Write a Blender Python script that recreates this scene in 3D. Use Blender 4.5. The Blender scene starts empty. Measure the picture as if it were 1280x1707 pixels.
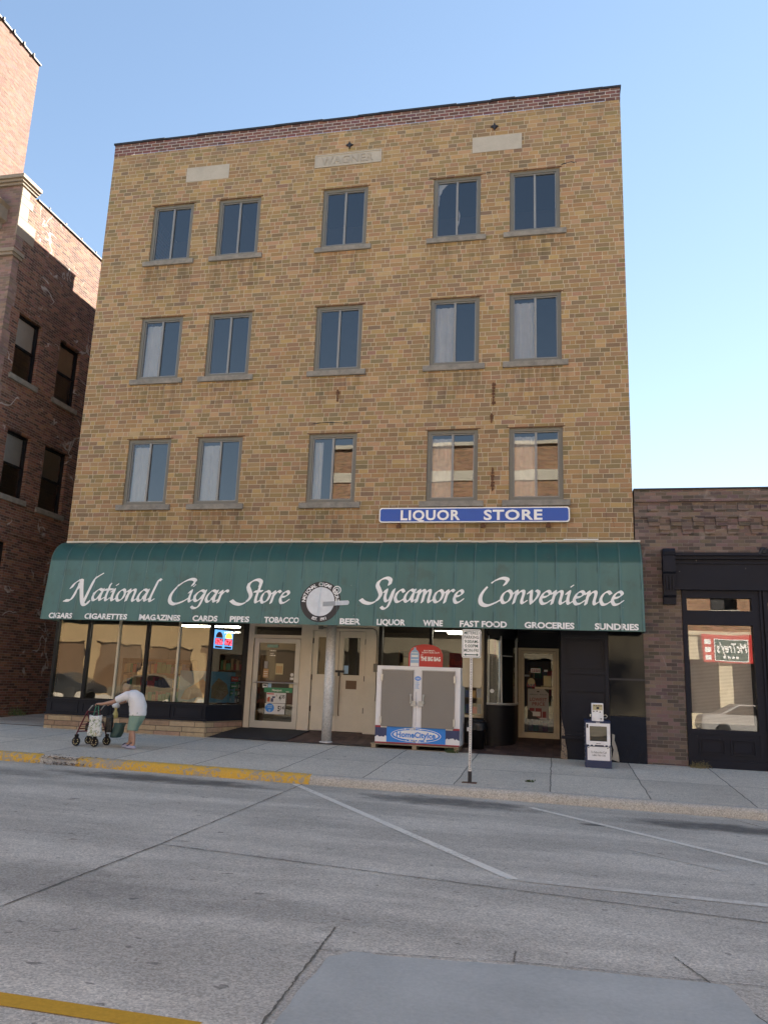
import bpy, bmesh, math, random
import numpy as np
from mathutils import Matrix, Vector
random.seed(7)
D = bpy.data
SC = bpy.context.scene
COL = SC.collection

# ------------------------------------------------------------------ camera
cam = D.cameras.new('camera'); cam_o = D.objects.new('camera', cam); COL.objects.link(cam_o)
cam.sensor_fit = 'VERTICAL'; cam.sensor_height = 24.0; cam.lens = 24.0 * 1316.7 / 1707.0
cam.clip_start = 0.05; cam.clip_end = 3000
CY, CP, CR = -0.2156, 0.2133, 0.0369
fw = Vector((math.sin(CY) * math.cos(CP), math.cos(CY) * math.cos(CP), math.sin(CP)))
rt = Vector((math.cos(CY), -math.sin(CY), 0)); up = rt.cross(fw)
cc, cs = math.cos(CR), math.sin(CR)
r2 = cc * rt + cs * up; u2 = -cs * rt + cc * up
mw = Matrix.Identity(4)
for i in range(3):
    mw[i][0] = r2[i]; mw[i][1] = u2[i]; mw[i][2] = -fw[i]
mw[0][3], mw[1][3], mw[2][3] = 11.2988, -16.5412, 1.3
cam_o.matrix_world = mw
SC.camera = cam_o

# ------------------------------------------------------------------ sky, sun, exposure
SUN = Vector((0.707, 0.707, 0.65)).normalized()
EL = math.asin(SUN.z); AZ = math.atan2(SUN.x, SUN.y)
w = D.worlds.new('World'); SC.world = w; w.use_nodes = True
wn = w.node_tree.nodes; wl = w.node_tree.links
sky = wn.new('ShaderNodeTexSky'); sky.sky_type = 'NISHITA'; sky.sun_disc = False
sky.sun_elevation = EL; sky.sun_rotation = AZ
sky.air_density = 1.0; sky.dust_density = 0.0; sky.ozone_density = 0.8; sky.altitude = 2500
bg = wn['Background']; bg.inputs['Strength'].default_value = 0.054
# soft shoulder on the bright sky near the sun: c * 1.24 / (1 + 0.18 c)
def vm(op, a, b):
    x = wn.new('ShaderNodeVectorMath'); x.operation = op
    for i_, q in enumerate((a, b)):
        if isinstance(q, tuple): x.inputs[i_].default_value = q
        else: wl.new(q, x.inputs[i_])
    return x.outputs[0]
c0_ = sky.outputs['Color']
wl.new(vm('DIVIDE', vm('MULTIPLY', c0_, (1.24, 1.24, 1.24)), vm('ADD', vm('MULTIPLY', c0_, (.18, .18, .18)), (1.0, 1.0, 1.0))), bg.inputs['Color'])
sl = D.lights.new('sun', 'SUN'); sl.energy = 3.4; sl.angle = math.radians(0.53); sl.color = (1.0, 0.93, 0.82)
so = D.objects.new('sun', sl); COL.objects.link(so)
so.rotation_euler = SUN.to_track_quat('Z', 'Y').to_euler()
so.location = (30, 20, 40)
SC.view_settings.view_transform = 'Standard'; SC.view_settings.look = 'None'
SC.view_settings.gamma = 1.0; SC.view_settings.use_curve_mapping = False
SC.view_settings.exposure = 2.92
SC.render.engine = 'CYCLES'
SC.cycles.use_denoising = True
SC.cycles.max_bounces = 8; SC.cycles.transparent_max_bounces = 12
SC.cycles.diffuse_bounces = 4; SC.cycles.glossy_bounces = 4
SC.cycles.caustics_reflective = False; SC.cycles.caustics_refractive = False
SC.cycles.sample_clamp_indirect = 6.0

# ------------------------------------------------------------------ node helper
class N:
    def __init__(s, name):
        s.m = D.materials.new(name); s.m.use_nodes = True
        s.t = s.m.node_tree; s.b = s.t.nodes['Principled BSDF']
    def n(s, typ, **kw):
        x = s.t.nodes.new(typ)
        for k, v in kw.items(): setattr(x, k, v)
        return x
    def set(s, sock, v):
        if isinstance(v, bpy.types.NodeSocket): s.t.links.new(v, sock)
        elif isinstance(v, (tuple, list)) and len(v) == 3 and sock.type == 'RGBA': sock.default_value = (*v, 1)
        else: sock.default_value = v
    def ma(s, op, a, b=0.0, c=None, clamp=False):
        x = s.n('ShaderNodeMath', operation=op, use_clamp=clamp)
        s.set(x.inputs[0], a); s.set(x.inputs[1], b)
        if c is not None: s.set(x.inputs[2], c)
        return x.outputs[0]
    def pos(s):
        g = s.n('ShaderNodeNewGeometry'); sp = s.n('ShaderNodeSeparateXYZ')
        s.t.links.new(g.outputs['Position'], sp.inputs[0])
        s.P = g.outputs['Position']; s.X, s.Y, s.Z = sp.outputs
        return s
    def vec(s, x, y, z=0.0):
        c = s.n('ShaderNodeCombineXYZ')
        s.set(c.inputs[0], x); s.set(c.inputs[1], y); s.set(c.inputs[2], z)
        return c.outputs[0]
    def noise(s, scale, detail=3, rough=.55, vec=None, dist=0.0):
        x = s.n('ShaderNodeTexNoise'); x.inputs['Scale'].default_value = scale
        x.inputs['Detail'].default_value = detail; x.inputs['Roughness'].default_value = rough
        x.inputs['Distortion'].default_value = dist
        if vec is None:
            if not hasattr(s, 'P'): s.pos()
            vec = s.P
        s.t.links.new(vec, x.inputs['Vector'])
        return x.outputs['Fac']
    def wn(s, vec):
        x = s.n('ShaderNodeTexWhiteNoise', noise_dimensions='3D'); s.t.links.new(vec, x.inputs['Vector'])
        return x.outputs['Value'], x.outputs['Color']
    def ss(s, v, a, b, lo=0.0, hi=1.0):
        x = s.n('ShaderNodeMapRange', interpolation_type='SMOOTHSTEP')
        s.set(x.inputs[0], v); s.set(x.inputs[1], a); s.set(x.inputs[2], b); s.set(x.inputs[3], lo); s.set(x.inputs[4], hi)
        return x.outputs[0]
    def ramp(s, fac, stops, interp='LINEAR'):
        x = s.n('ShaderNodeValToRGB'); cr = x.color_ramp; cr.interpolation = interp
        while len(cr.elements) < len(stops): cr.elements.new(0.5)
        for e, (p, c) in zip(cr.elements, stops):
            e.position = p; e.color = (*c, 1) if len(c) == 3 else c
        s.set(x.inputs[0], fac)
        return x.outputs[0]
    def mix(s, f, a, b, mode='MIX'):
        x = s.n('ShaderNodeMix', data_type='RGBA', blend_type=mode)
        s.set(x.inputs[0], f); s.set(x.inputs[6], a); s.set(x.inputs[7], b)
        return x.outputs[2]
    def mul(s, col, f):
        return s.mix(1.0, col, s.vec(f, f, f) if isinstance(f, bpy.types.NodeSocket) else (f, f, f), 'MULTIPLY')
    def bump(s, h, strength=.4, dist=.01):
        x = s.n('ShaderNodeBump'); x.inputs['Strength'].default_value = strength; x.inputs['Distance'].default_value = dist
        s.t.links.new(h, x.inputs['Height']); s.t.links.new(x.outputs[0], s.b.inputs['Normal'])
    def fin(s, col=None, rough=None, metal=None, spec=None):
        if col is not None: s.set(s.b.inputs['Base Color'], col)
        if rough is not None: s.set(s.b.inputs['Roughness'], rough)
        if metal is not None: s.set(s.b.inputs['Metallic'], metal)
        if spec is not None: s.set(s.b.inputs['Specular IOR Level'], spec)
        return s.m

def paint(name, col, rough=.55, var=.18, scale=3.0, grain=.08, metal=0.0, spec=None, bump=0.0, chips=None, chipcol=(.5, .47, .4)):
    n = N(name).pos()
    a = n.noise(scale, 4, .6); g = n.noise(scale * 23, 2, .6)
    f = n.ma('ADD', n.ma('MULTIPLY_ADD', a, 2 * var, 1 - var), n.ma('MULTIPLY_ADD', g, 2 * grain, -grain))
    c = n.mul(col, f)
    if chips:
        q = n.noise(scale * 5, 5, .65)
        c = n.mix(n.ss(q, chips, chips + .03), c, chipcol)
    if bump: n.bump(n.noise(scale * 12, 3), bump, .01)
    r = n.ma('MULTIPLY_ADD', a, .2, rough - .1)
    return n.fin(c, r, metal, spec)

def brick(name, cell, bh, mortar, stops, mcol, split=(.72, .5), rnd=1.0, rough=.85, stain=.22, bump=.5, bond=None, white=None, grain=.25, sills=None):
    n = N(name).pos()
    u = n.ma('ADD', n.X, n.Y)
    vz = n.ma('DIVIDE', n.Z, bh)
    wob = n.ma('MULTIPLY_ADD', n.noise(1.3, 1), .12, -.06)
    vz = n.ma('ADD', vz, wob)
    row = n.ma('FLOOR', vz); fv = n.ma('FRACT', vz)
    ro, _ = n.wn(n.vec(row, 3.7, 1.1))
    if bond is None: off = n.ma('MULTIPLY', ro, rnd)
    else: off = n.ma('ADD', n.ma('MULTIPLY', n.ma('MODULO', row, 2.0), bond), n.ma('MULTIPLY', ro, .1))
    uu = n.ma('ADD', n.ma('DIVIDE', u, cell), off)
    idc = n.ma('FLOOR', uu); fu = n.ma('FRACT', uu)
    d = n.ma('MINIMUM', fu, n.ma('SUBTRACT', 1.0, fu))
    if split:
        rs, _ = n.wn(n.vec(idc, row, 9.3))
        sp = n.ma('ADD', split[1], n.ma('MULTIPLY', n.ma('GREATER_THAN', rs, .45), split[0] - split[1]))
        sub = n.ma('GREATER_THAN', fu, sp)
        d = n.ma('MINIMUM', d, n.ma('ABSOLUTE', n.ma('SUBTRACT', fu, sp)))
    else: sub = 0.0
    dv = n.ma('MULTIPLY', n.ma('MINIMUM', fv, n.ma('SUBTRACT', 1.0, fv)), bh)
    e = n.ma('MINIMUM', n.ma('MULTIPLY', d, cell), dv)
    e = n.ma('ADD', e, n.ma('MULTIPLY_ADD', n.noise(40, 2), .006, -.003))
    m = n.ss(e, mortar * .25, mortar * .75)
    v, vc = n.wn(n.vec(idc, row, sub))
    c = n.ramp(v, stops)
    c = n.mix(.12, c, vc, 'SOFT_LIGHT')
    gr = n.noise(55, 3, .7)
    c = n.mul(c, n.ma('MULTIPLY_ADD', gr, 2 * grain, 1 - grain))
    mc = n.mul(mcol, n.ma('MULTIPLY_ADD', n.noise(9, 3), .6, .7))
    col = n.mix(m, mc, c)
    big = n.noise(.35, 5, .6)
    streak = n.noise(1.0, 4, .6, n.vec(n.ma('MULTIPLY', u, 2.2), 0.0, n.ma('MULTIPLY', n.Z, .25)))
    f = n.ma('ADD', n.ma('MULTIPLY_ADD', big, 2 * stain, 1 - stain), n.ma('MULTIPLY_ADD', streak, stain, -stain / 2))
    col = n.mul(col, f)
    if white:
        # lime bloom that leaked from the joints
        q = n.noise(1.1, 6, .65, dist=.8)
        lines = n.ma('ABSOLUTE', n.ma('SUBTRACT', n.noise(.9, 3, .5, dist=.5), .5))
        wm = n.ma('MULTIPLY', n.ss(lines, .014, .002), n.ss(q, .50, .62))
        wm = n.ma('MAXIMUM', wm, n.ma('MULTIPLY', n.ss(q, .63, .74), .12))
        col = n.mix(n.ma('MULTIPLY', wm, white), col, (.52, .49, .46))
    if sills:
        cols, rows = sills; um = zm = None
        for a, b in cols:
            k = n.ma('MULTIPLY', n.ss(u, a - .25, a - .02), n.ss(u, b + .25, b + .02)); um = k if um is None else n.ma('MAXIMUM', um, k)
        for z0 in rows:
            k = n.ma('MULTIPLY', n.ss(n.Z, z0 - 1.25, z0 - .1), n.ma('LESS_THAN', n.Z, z0)); zm = k if zm is None else n.ma('MAXIMUM', zm, k)
        st = n.ss(n.noise(1.0, 5, .65, n.vec(n.ma('MULTIPLY', u, 7.0), 0.0, n.ma('MULTIPLY', n.Z, .5))), .42, .62)
        col = n.mul(col, n.ma('SUBTRACT', 1.0, n.ma('MULTIPLY', n.ma('MULTIPLY', um, zm), n.ma('MULTIPLY_ADD', st, .26, .04))))
        soot = n.ma('MULTIPLY', n.ss(n.Z, 13.9, 14.9), n.ss(n.noise(1.0, 4, .6, n.vec(n.ma('MULTIPLY', u, 1.4), 0.0, n.ma('MULTIPLY', n.Z, .4))), .4, .7))
        col = n.mix(n.ma('MULTIPLY', soot, .45), col, (.15, .125, .10))
        chip = n.ss(n.noise(3.1, 3, .5), .725, .74); col = n.mix(n.ma('MULTIPLY', chip, .6), col, (.42, .36, .27))
    n.bump(n.ma('ADD', n.ma('MULTIPLY', m, 1.0), n.ma('MULTIPLY', gr, .3)), bump, .008)
    return n.fin(col, rough, 0, .3)

def glass(name, refl=.1, tint=(.75, .8, .8), wav=.05, wscale=.9, rough=0.0, f0=1.0):
    n = N(name).pos()
    t = n.t
    tr = n.n('ShaderNodeBsdfTransparent'); tr.inputs[0].default_value = (*tint, 1)
    gl = n.n('ShaderNodeBsdfGlossy'); gl.inputs['Roughness'].default_value = rough; gl.inputs['Color'].default_value = (1, 1, 1, 1)
    fr = n.n('ShaderNodeFresnel'); fr.inputs['IOR'].default_value = 1.5
    bp = n.n('ShaderNodeBump'); bp.inputs['Strength'].default_value = wav; bp.inputs['Distance'].default_value = .05
    t.links.new(n.noise(wscale, 2, .5), bp.inputs['Height'])
    t.links.new(bp.outputs[0], gl.inputs['Normal'])
    mx = n.n('ShaderNodeMixShader')
    n.set(mx.inputs[0], n.ma('ADD', n.ma('MULTIPLY', fr.outputs[0], f0 * 1.7), refl, clamp=True))
    t.links.new(tr.outputs[0], mx.inputs[1]); t.links.new(gl.outputs[0], mx.inputs[2])
    t.links.new(mx.outputs[0], n.t.nodes['Material Output'].inputs['Surface'])
    return n.m

def emit(name, col, strength):
    n = N(name)
    n.b.inputs['Emission Color'].default_value = (*col, 1); n.b.inputs['Emission Strength'].default_value = strength
    return n.fin(col, .5)

# ------------------------------------------------------------------ mesh helper
ORG = {}
class MB:
    def __init__(s): s.v = []; s.f = []; s.m = []; s.k = 0
    def add(s, vs, fs):
        o = len(s.v); s.v += [tuple(p) for p in vs]
        for f in fs: s.f.append(tuple(i + o for i in f)); s.m.append(s.k)
        return s
    def quad(s, a, b, c, d): return s.add([a, b, c, d], [(0, 1, 2, 3)])
    def box(s, x0, x1, y0, y1, z0, z1, M=None):
        vs = [Vector((x, y, z)) for z in (z0, z1) for y in (y0, y1) for x in (x0, x1)]
        if M is not None: vs = [M @ p for p in vs]
        return s.add(vs, [(0, 2, 3, 1), (4, 5, 7, 6), (0, 1, 5, 4), (2, 6, 7, 3), (0, 4, 6, 2), (1, 3, 7, 5)])
    def prism(s, pts, a, b, axis='y'):
        # polygon pts in the plane across axis, swept from a to b
        def P(p, d): return {'y': (p[0], d, p[1]), 'x': (d, p[0], p[1]), 'z': (p[0], p[1], d)}[axis]
        n = len(pts); vs = [P(p, a) for p in pts] + [P(p, b) for p in pts]
        fs = [tuple(range(n)), tuple(range(2 * n - 1, n - 1, -1))]
        fs += [(i, i + n, (i + 1) % n + n, (i + 1) % n) for i in range(n)]
        return s.add(vs, fs)
    def tube(s, path, r, seg=8, cap=True, closed=False):
        path = [Vector(p) for p in path]; n = len(path)
        rr = r if isinstance(r, (list, tuple)) else [r] * n
        vs = []; prev = None
        for i, p in enumerate(path):
            t = (path[min(i + 1, n - 1)] - path[max(i - 1, 0)])
            if t.length < 1e-9: t = Vector((0, 0, 1))
            t.normalize()
            a = prev if prev is not None else (Vector((0, 0, 1)) if abs(t.z) < .9 else Vector((1, 0, 0)))
            a = (a - t * a.dot(t)).normalized(); prev = a; b = t.cross(a)
            vs += [p + rr[i] * (math.cos(2 * math.pi * k / seg) * a + math.sin(2 * math.pi * k / seg) * b) for k in range(seg)]
        fs = [(i * seg + k, i * seg + (k + 1) % seg, (i + 1) * seg + (k + 1) % seg, (i + 1) * seg + k) for i in range(n - 1) for k in range(seg)]
        if cap: fs += [tuple(range(seg - 1, -1, -1)), tuple((n - 1) * seg + k for k in range(seg))]
        return s.add(vs, fs)
    def lathe(s, prof, cx, cy, seg=20, M=None):
        vs = [Vector((cx + r * math.cos(2 * math.pi * k / seg), cy + r * math.sin(2 * math.pi * k / seg), z)) for r, z in prof for k in range(seg)]
        if M is not None: vs = [M @ p for p in vs]
        n = len(prof)
        fs = [(i * seg + k, i * seg + (k + 1) % seg, (i + 1) * seg + (k + 1) % seg, (i + 1) * seg + k) for i in range(n - 1) for k in range(seg)]
        fs += [tuple(range(seg - 1, -1, -1)), tuple((n - 1) * seg + k for k in range(seg))]
        return s.add(vs, fs)
    def wall(s, P, a0, a1, z0, z1, ops, dep):
        # sheet P(a, z, depth) with rectangular openings and their reveals
        A = sorted({a0, a1, *[q for o in ops for q in o[:2]]}); Z = sorted({z0, z1, *[q for o in ops for q in o[2:]]})
        for i in range(len(A) - 1):
            for j in range(len(Z) - 1):
                am, zm = (A[i] + A[i + 1]) / 2, (Z[j] + Z[j + 1]) / 2
                if any(o[0] < am < o[1] and o[2] < zm < o[3] for o in ops): continue
                s.quad(P(A[i], Z[j], 0), P(A[i + 1], Z[j], 0), P(A[i + 1], Z[j + 1], 0), P(A[i], Z[j + 1], 0))
        for o in ops:
            l, r, b, t = o
            s.quad(P(l, b, 0), P(r, b, 0), P(r, b, dep), P(l, b, dep)); s.quad(P(l, t, 0), P(l, t, dep), P(r, t, dep), P(r, t, 0))
            s.quad(P(l, b, 0), P(l, b, dep), P(l, t, dep), P(l, t, 0)); s.quad(P(r, b, 0), P(r, t, 0), P(r, t, dep), P(r, b, dep))
        return s
    def frame(s, x0, x1, z0, z1, y0, y1, wx, wz=None):
        wz = wx if wz is None else wz
        s.box(x0, x0 + wx, y0, y1, z0, z1); s.box(x1 - wx, x1, y0, y1, z0, z1)
        s.box(x0 + wx, x1 - wx, y0, y1, z0, z0 + wz); s.box(x0 + wx, x1 - wx, y0, y1, z1 - wz, z1)
        return s
    def build(s, name, mat, parent=None, local=False, smooth=False, bevel=0.0, kind=None):
        me = D.meshes.new(name); me.from_pydata([tuple(p) for p in s.v], [], s.f)
        for m in (mat if isinstance(mat, (list, tuple)) else [mat]): me.materials.append(m)
        if any(s.m): me.polygons.foreach_set('material_index', s.m)
        if smooth: me.polygons.foreach_set('use_smooth', [True] * len(me.polygons))
        if bevel:
            bm = bmesh.new(); bm.from_mesh(me)
            bmesh.ops.bevel(bm, geom=[e for e in bm.edges if len(e.link_faces) == 2 and e.calc_face_angle(0) > .6], offset=bevel, segments=2, affect='EDGES', profile=.6)
            bm.to_mesh(me); bm.free()
        me.update()
        o = D.objects.new(name, me); COL.objects.link(o)
        place(o, parent, local)
        if kind: o['kind'] = kind
        return o

def place(o, parent, local=False):
    if parent is None: ORG[o] = Vector((0, 0, 0)); return
    o.parent = parent
    if local: ORG[o] = ORG[parent].copy()
    else: o.location = -ORG[parent]; ORG[o] = Vector((0, 0, 0))

def tag(o, label, cat, group=None):
    o['label'] = label; o['category'] = cat
    if group: o['group'] = group
    return o
def thing(name, label, cat, loc=(0, 0, 0), rz=0.0, group=None):
    o = D.objects.new(name, None); COL.objects.link(o); o.location = loc; o.rotation_euler = (0, 0, rz)
    o.empty_display_size = .2
    ORG[o] = Vector(loc)
    return tag(o, label, cat, group)
def copy_tree(o, parent, off):
    c = o.copy(); COL.objects.link(c)
    if parent is not None: c.parent = parent
    if off is not None: c.location = off
    for ch in list(o.children): copy_tree(ch, c, None)
    return c

# text from the built-in face, as flat 2D polygons
_tc = D.curves.new('letter_source', 'FONT'); _to = D.objects.new('letter_source', _tc); COL.objects.link(_to)
def text2d(s, bold=0.0, space=1.0):
    _tc.body = s; _tc.offset = bold; _tc.space_character = space; _tc.resolution_u = 3; _tc.fill_mode = 'FRONT'; _tc.dimensions = '2D'
    dg = bpy.context.evaluated_depsgraph_get(); dg.update()
    me = D.meshes.new_from_object(_to.evaluated_get(dg))
    vs = [(v.co.x, v.co.y) for v in me.vertices]; fs = [tuple(p.vertices) for p in me.polygons]
    D.meshes.remove(me)
    return vs, fs
def text_fit(mb, s, x0, x1, z0, z1, P, bold=.01, space=1.0, skew=0.0):
    # letters fitted to the box, P(x, z) -> point
    vs, fs = text2d(s, bold, space)
    if not vs: return
    ax, bx = min(v[0] for v in vs), max(v[0] for v in vs); hv = text2d('H', bold)[0]; az, bz = min(v[1] for v in hv), max(v[1] for v in hv)
    mb.add([P(x0 + ((v[0] - ax) / (bx - ax)) * (x1 - x0) + skew * ((v[1] - az) / (bz - az)) * (z1 - z0), z0 + (v[1] - az) / (bz - az) * (z1 - z0)) for v in vs], fs)

# pen-drawn lettering: a broad nib swept along strokes, contoured on a fine grid
def spline(p, k=9):
    p = [np.array(q, float) for q in p]
    if len(p) == 2: return np.array([p[0] + (p[1] - p[0]) * t for t in np.linspace(0, 1, k)])
    q = [2 * p[0] - p[1]] + p + [2 * p[-1] - p[-2]]; out = []
    for i in range(1, len(q) - 2):
        a, b, c, d = q[i - 1:i + 3]
        for t in np.linspace(0, 1, k, endpoint=False):
            out.append(.5 * ((2 * b) + (c - a) * t + (2 * a - 5 * b + 4 * c - d) * t * t + (3 * b - a - 3 * c + d) * t ** 3))
    return np.array(out + [p[-1]])
def contour(mb, F, x0, z0, h, P):
    # filled contour F <= 0 of a grid, mapped through P
    nx, nz = F.shape; idx = {}
    def vert(key, x, z):
        if key not in idx: idx[key] = len(vs); vs.append(P(x0 + x * h, z0 + z * h))
        return idx[key]
    vs = []; fs = []
    ins = F <= 0
    anyc = ins[:-1, :-1] | ins[1:, :-1] | ins[:-1, 1:] | ins[1:, 1:]
    for i, j in zip(*np.nonzero(anyc)):
        cor = [(i, j), (i + 1, j), (i + 1, j + 1), (i, j + 1)]; poly = []
        for k in range(4):
            a, b = cor[k], cor[(k + 1) % 4]
            if ins[a]: poly.append(vert(a, *a))
            if ins[a] != ins[b]:
                t = F[a] / (F[a] - F[b]); lo, hi = (a, b) if a < b else (b, a)
                poly.append(vert((lo, hi), a[0] + (b[0] - a[0]) * t, a[1] + (b[1] - a[1]) * t))
        if len(poly) > 2: fs.append(tuple(poly))
    mb.add(vs, fs)
def field(strokes, h, pad=.1):
    # strokes: list of (points Nx2, nib half-vector, radius)
    allp = np.concatenate([s[0] for s in strokes]); lo = allp.min(0) - pad; hi = allp.max(0) + pad
    nx, nz = np.ceil((hi - lo) / h).astype(int) + 1
    F = np.full((nx, nz), 1.0)
    for pts, nib, r in strokes:
        for o in (-1, -.5, 0, .5, 1):
            q = pts + o * np.array(nib)
            for a, b in zip(q[:-1], q[1:]):
                i0 = ((np.minimum(a, b) - r - 2 * h - lo) / h).astype(int).clip(0); i1 = ((np.maximum(a, b) + r + 2 * h - lo) / h).astype(int) + 2
                X, Z = np.meshgrid(lo[0] + np.arange(i0[0], min(i1[0], nx)) * h, lo[1] + np.arange(i0[1], min(i1[1], nz)) * h, indexing='ij')
                ab = b - a; L = (ab ** 2).sum() + 1e-12
                t = (((X - a[0]) * ab[0] + (Z - a[1]) * ab[1]) / L).clip(0, 1)
                d = np.hypot(X - a[0] - t * ab[0], Z - a[1] - t * ab[1]) - r
                sl_ = F[i0[0]:i0[0] + X.shape[0], i0[1]:i0[1] + X.shape[1]]
                np.minimum(sl_, d, out=sl_)
    return F, lo
PEN = {
 'a': ([[(.5, .48), (.32, .55), (.12, .38), (.06, .14), (.18, .01), (.34, .12), (.48, .4)], [(.53, .55), (.46, .2), (.5, .03), (.66, .12)]], .62),
 't': ([[(.24, .8), (.15, .25), (.2, .02), (.38, .1)], [(.0, .52), (.4, .54)]], .38),
 'i': ([[(.02, .44), (.13, .54), (.1, .2), (.16, .02), (.3, .1)], [(.2, .76), (.23, .78)]], .3),
 'o': ([[(.3, .55), (.12, .43), (.05, .2), (.17, .01), (.38, .1), (.47, .35), (.4, .5), (.3, .55)]], .54),
 'n': ([[(.02, .44), (.13, .54), (.1, .3), (.06, .0)], [(.1, .3), (.26, .5), (.4, .54), (.44, .42), (.4, .12), (.46, .01), (.6, .1)]], .6),
 'm': ([[(.02, .44), (.13, .54), (.1, .3), (.06, .0)], [(.1, .3), (.24, .5), (.36, .54), (.4, .42), (.36, .0)], [(.4, .3), (.54, .5), (.66, .54), (.7, .42), (.67, .12), (.73, .01), (.86, .1)]], .88),
 'l': ([[(.46, 1.0), (.32, 1.02), (.22, .7), (.1, .14), (.15, .01), (.3, .09)]], .32),
 'g': ([[(.5, .48), (.32, .55), (.12, .4), (.06, .18), (.18, .04), (.34, .15), (.48, .4)], [(.53, .55), (.46, .1), (.36, -.22), (.16, -.3), (.02, -.22)]], .58),
 'r': ([[(.02, .44), (.13, .54), (.1, .3), (.06, .0)], [(.1, .3), (.22, .47), (.36, .56), (.46, .5)]], .45),
 'e': ([[(.08, .27), (.3, .31), (.44, .44), (.34, .55), (.16, .45), (.06, .2), (.16, .01), (.34, .03), (.5, .15)]], .5),
 'c': ([[(.45, .45), (.33, .55), (.15, .45), (.05, .2), (.16, .01), (.32, .02), (.48, .13)]], .47),
 'y': ([[(.02, .44), (.12, .54), (.1, .2), (.2, .02), (.36, .12), (.48, .5)], [(.52, .56), (.44, .1), (.32, -.24), (.14, -.32), (.0, -.24)]], .58),
 'v': ([[(.02, .44), (.14, .54), (.17, .2), (.22, .0)], [(.22, .0), (.42, .25), (.48, .48), (.36, .56)]], .52),
 'N': ([[(-.05, .6), (.08, .82), (.34, .97), (.46, .94)], [(.46, .94), (.3, .4), (.12, .02), (-.2, -.02)], [(.44, .96), (.62, .4), (.86, -.14), (1.1, -.2), (1.2, -.04)], [(.88, -.14), (1.05, .6), (1.2, 1.05), (1.5, 1.28)]], 1.28),
 'C': ([[(1.12, .8), (1.2, 1.02), (.9, 1.08), (.5, .86), (.15, .4), (.16, .02), (.45, -.12), (.85, .02), (1.02, .14)]], 1.0),
 'S': ([[(1.14, .78), (1.14, .98), (.92, 1.08), (.62, .98), (.50, .76), (.64, .54), (.76, .30), (.62, .04), (.32, -.09), (.0, -.05), (-.24, .08)]], .90),
}
def pen_word(mb, word, x0, x1, zb, unit, P, h=.011):
    pen = 0.0; st = []
    for ch in word:
        sts, adv = PEN[ch]; big = ch.isupper()
        wv = (.064, .042) if big else (.047, .033)
        for s in sts:
            q = spline(s); q = q.copy(); q[:, 0] += .16 * q[:, 1] + pen
            st.append((q, wv, .023 if big else .021))
        pen += adv + .02
    allx = np.concatenate([q[0][:, 0] for q in st]); a, b = allx.min() - .06, allx.max() + .06
    sx = (x1 - x0) / (b - a)
    st = [(np.stack([x0 + (q[:, 0] - a) * sx, zb + q[:, 1] * unit], 1), (nv[0] * unit, nv[1] * unit), r * unit) for q, nv, r in st]
    F, lo = field(st, h); contour(mb, F, lo[0], lo[1], h, P)
def disc_field(mb, cx, cz, r0, r1, P, h=.012):
    n = int(2 * (r1 + .03) / h) + 2; lo = np.array([cx - r1 - .03, cz - r1 - .03])
    X, Z = np.meshgrid(lo[0] + np.arange(n) * h, lo[1] + np.arange(n) * h, indexing='ij')
    R = np.hypot(X - cx, Z - cz); F = np.maximum(R - r1, r0 - R)
    contour(mb, F, lo[0], lo[1], h, P)
def rrect(x0, x1, z0, z1, r, k=5):
    o = []
    for cx, cz, a in ((x1 - r, z0 + r, -90), (x1 - r, z1 - r, 0), (x0 + r, z1 - r, 90), (x0 + r, z0 + r, 180)):
        o += [(cx + r * math.cos(math.radians(a + 90 * i / k)), cz + r * math.sin(math.radians(a + 90 * i / k))) for i in range(k + 1)]
    return o
def ellipse(cx, cz, a, b, k=32): return [(cx + a * math.cos(2 * math.pi * i / k), cz + b * math.sin(2 * math.pi * i / k)) for i in range(k)]
def flat(mb, pts, y): return mb.add([(p[0], y, p[1]) for p in pts], [tuple(range(len(pts)))])
FY = lambda y: (lambda x, z: (x, y, z))
def grown(name, vr, edges, mat, parent, local=True, lv=2, root=0):
    # one continuous skinned body from joints with radii
    me = D.meshes.new(name); me.from_pydata([v[:3] for v in vr], edges, []); o = D.objects.new(name, me); COL.objects.link(o)
    sk = o.modifiers.new('skin', 'SKIN'); sk.use_smooth_shade = True
    sb = o.modifiers.new('sub', 'SUBSURF'); sb.levels = lv; sb.render_levels = lv
    for i, v in enumerate(vr):
        r = v[3]; me.skin_vertices[0].data[i].radius = r if isinstance(r, tuple) else (r, r)
    for i in range(len(vr)): me.skin_vertices[0].data[i].use_root = (i == root)
    dg = bpy.context.evaluated_depsgraph_get(); dg.update()
    m2 = D.meshes.new_from_object(o.evaluated_get(dg)); m2.name = name
    o.modifiers.clear(); o.data = m2; D.meshes.remove(me)
    m2.materials.clear(); m2.materials.append(mat)
    m2.polygons.foreach_set('use_smooth', [True] * len(m2.polygons))
    place(o, parent, local)
    return o

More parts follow.
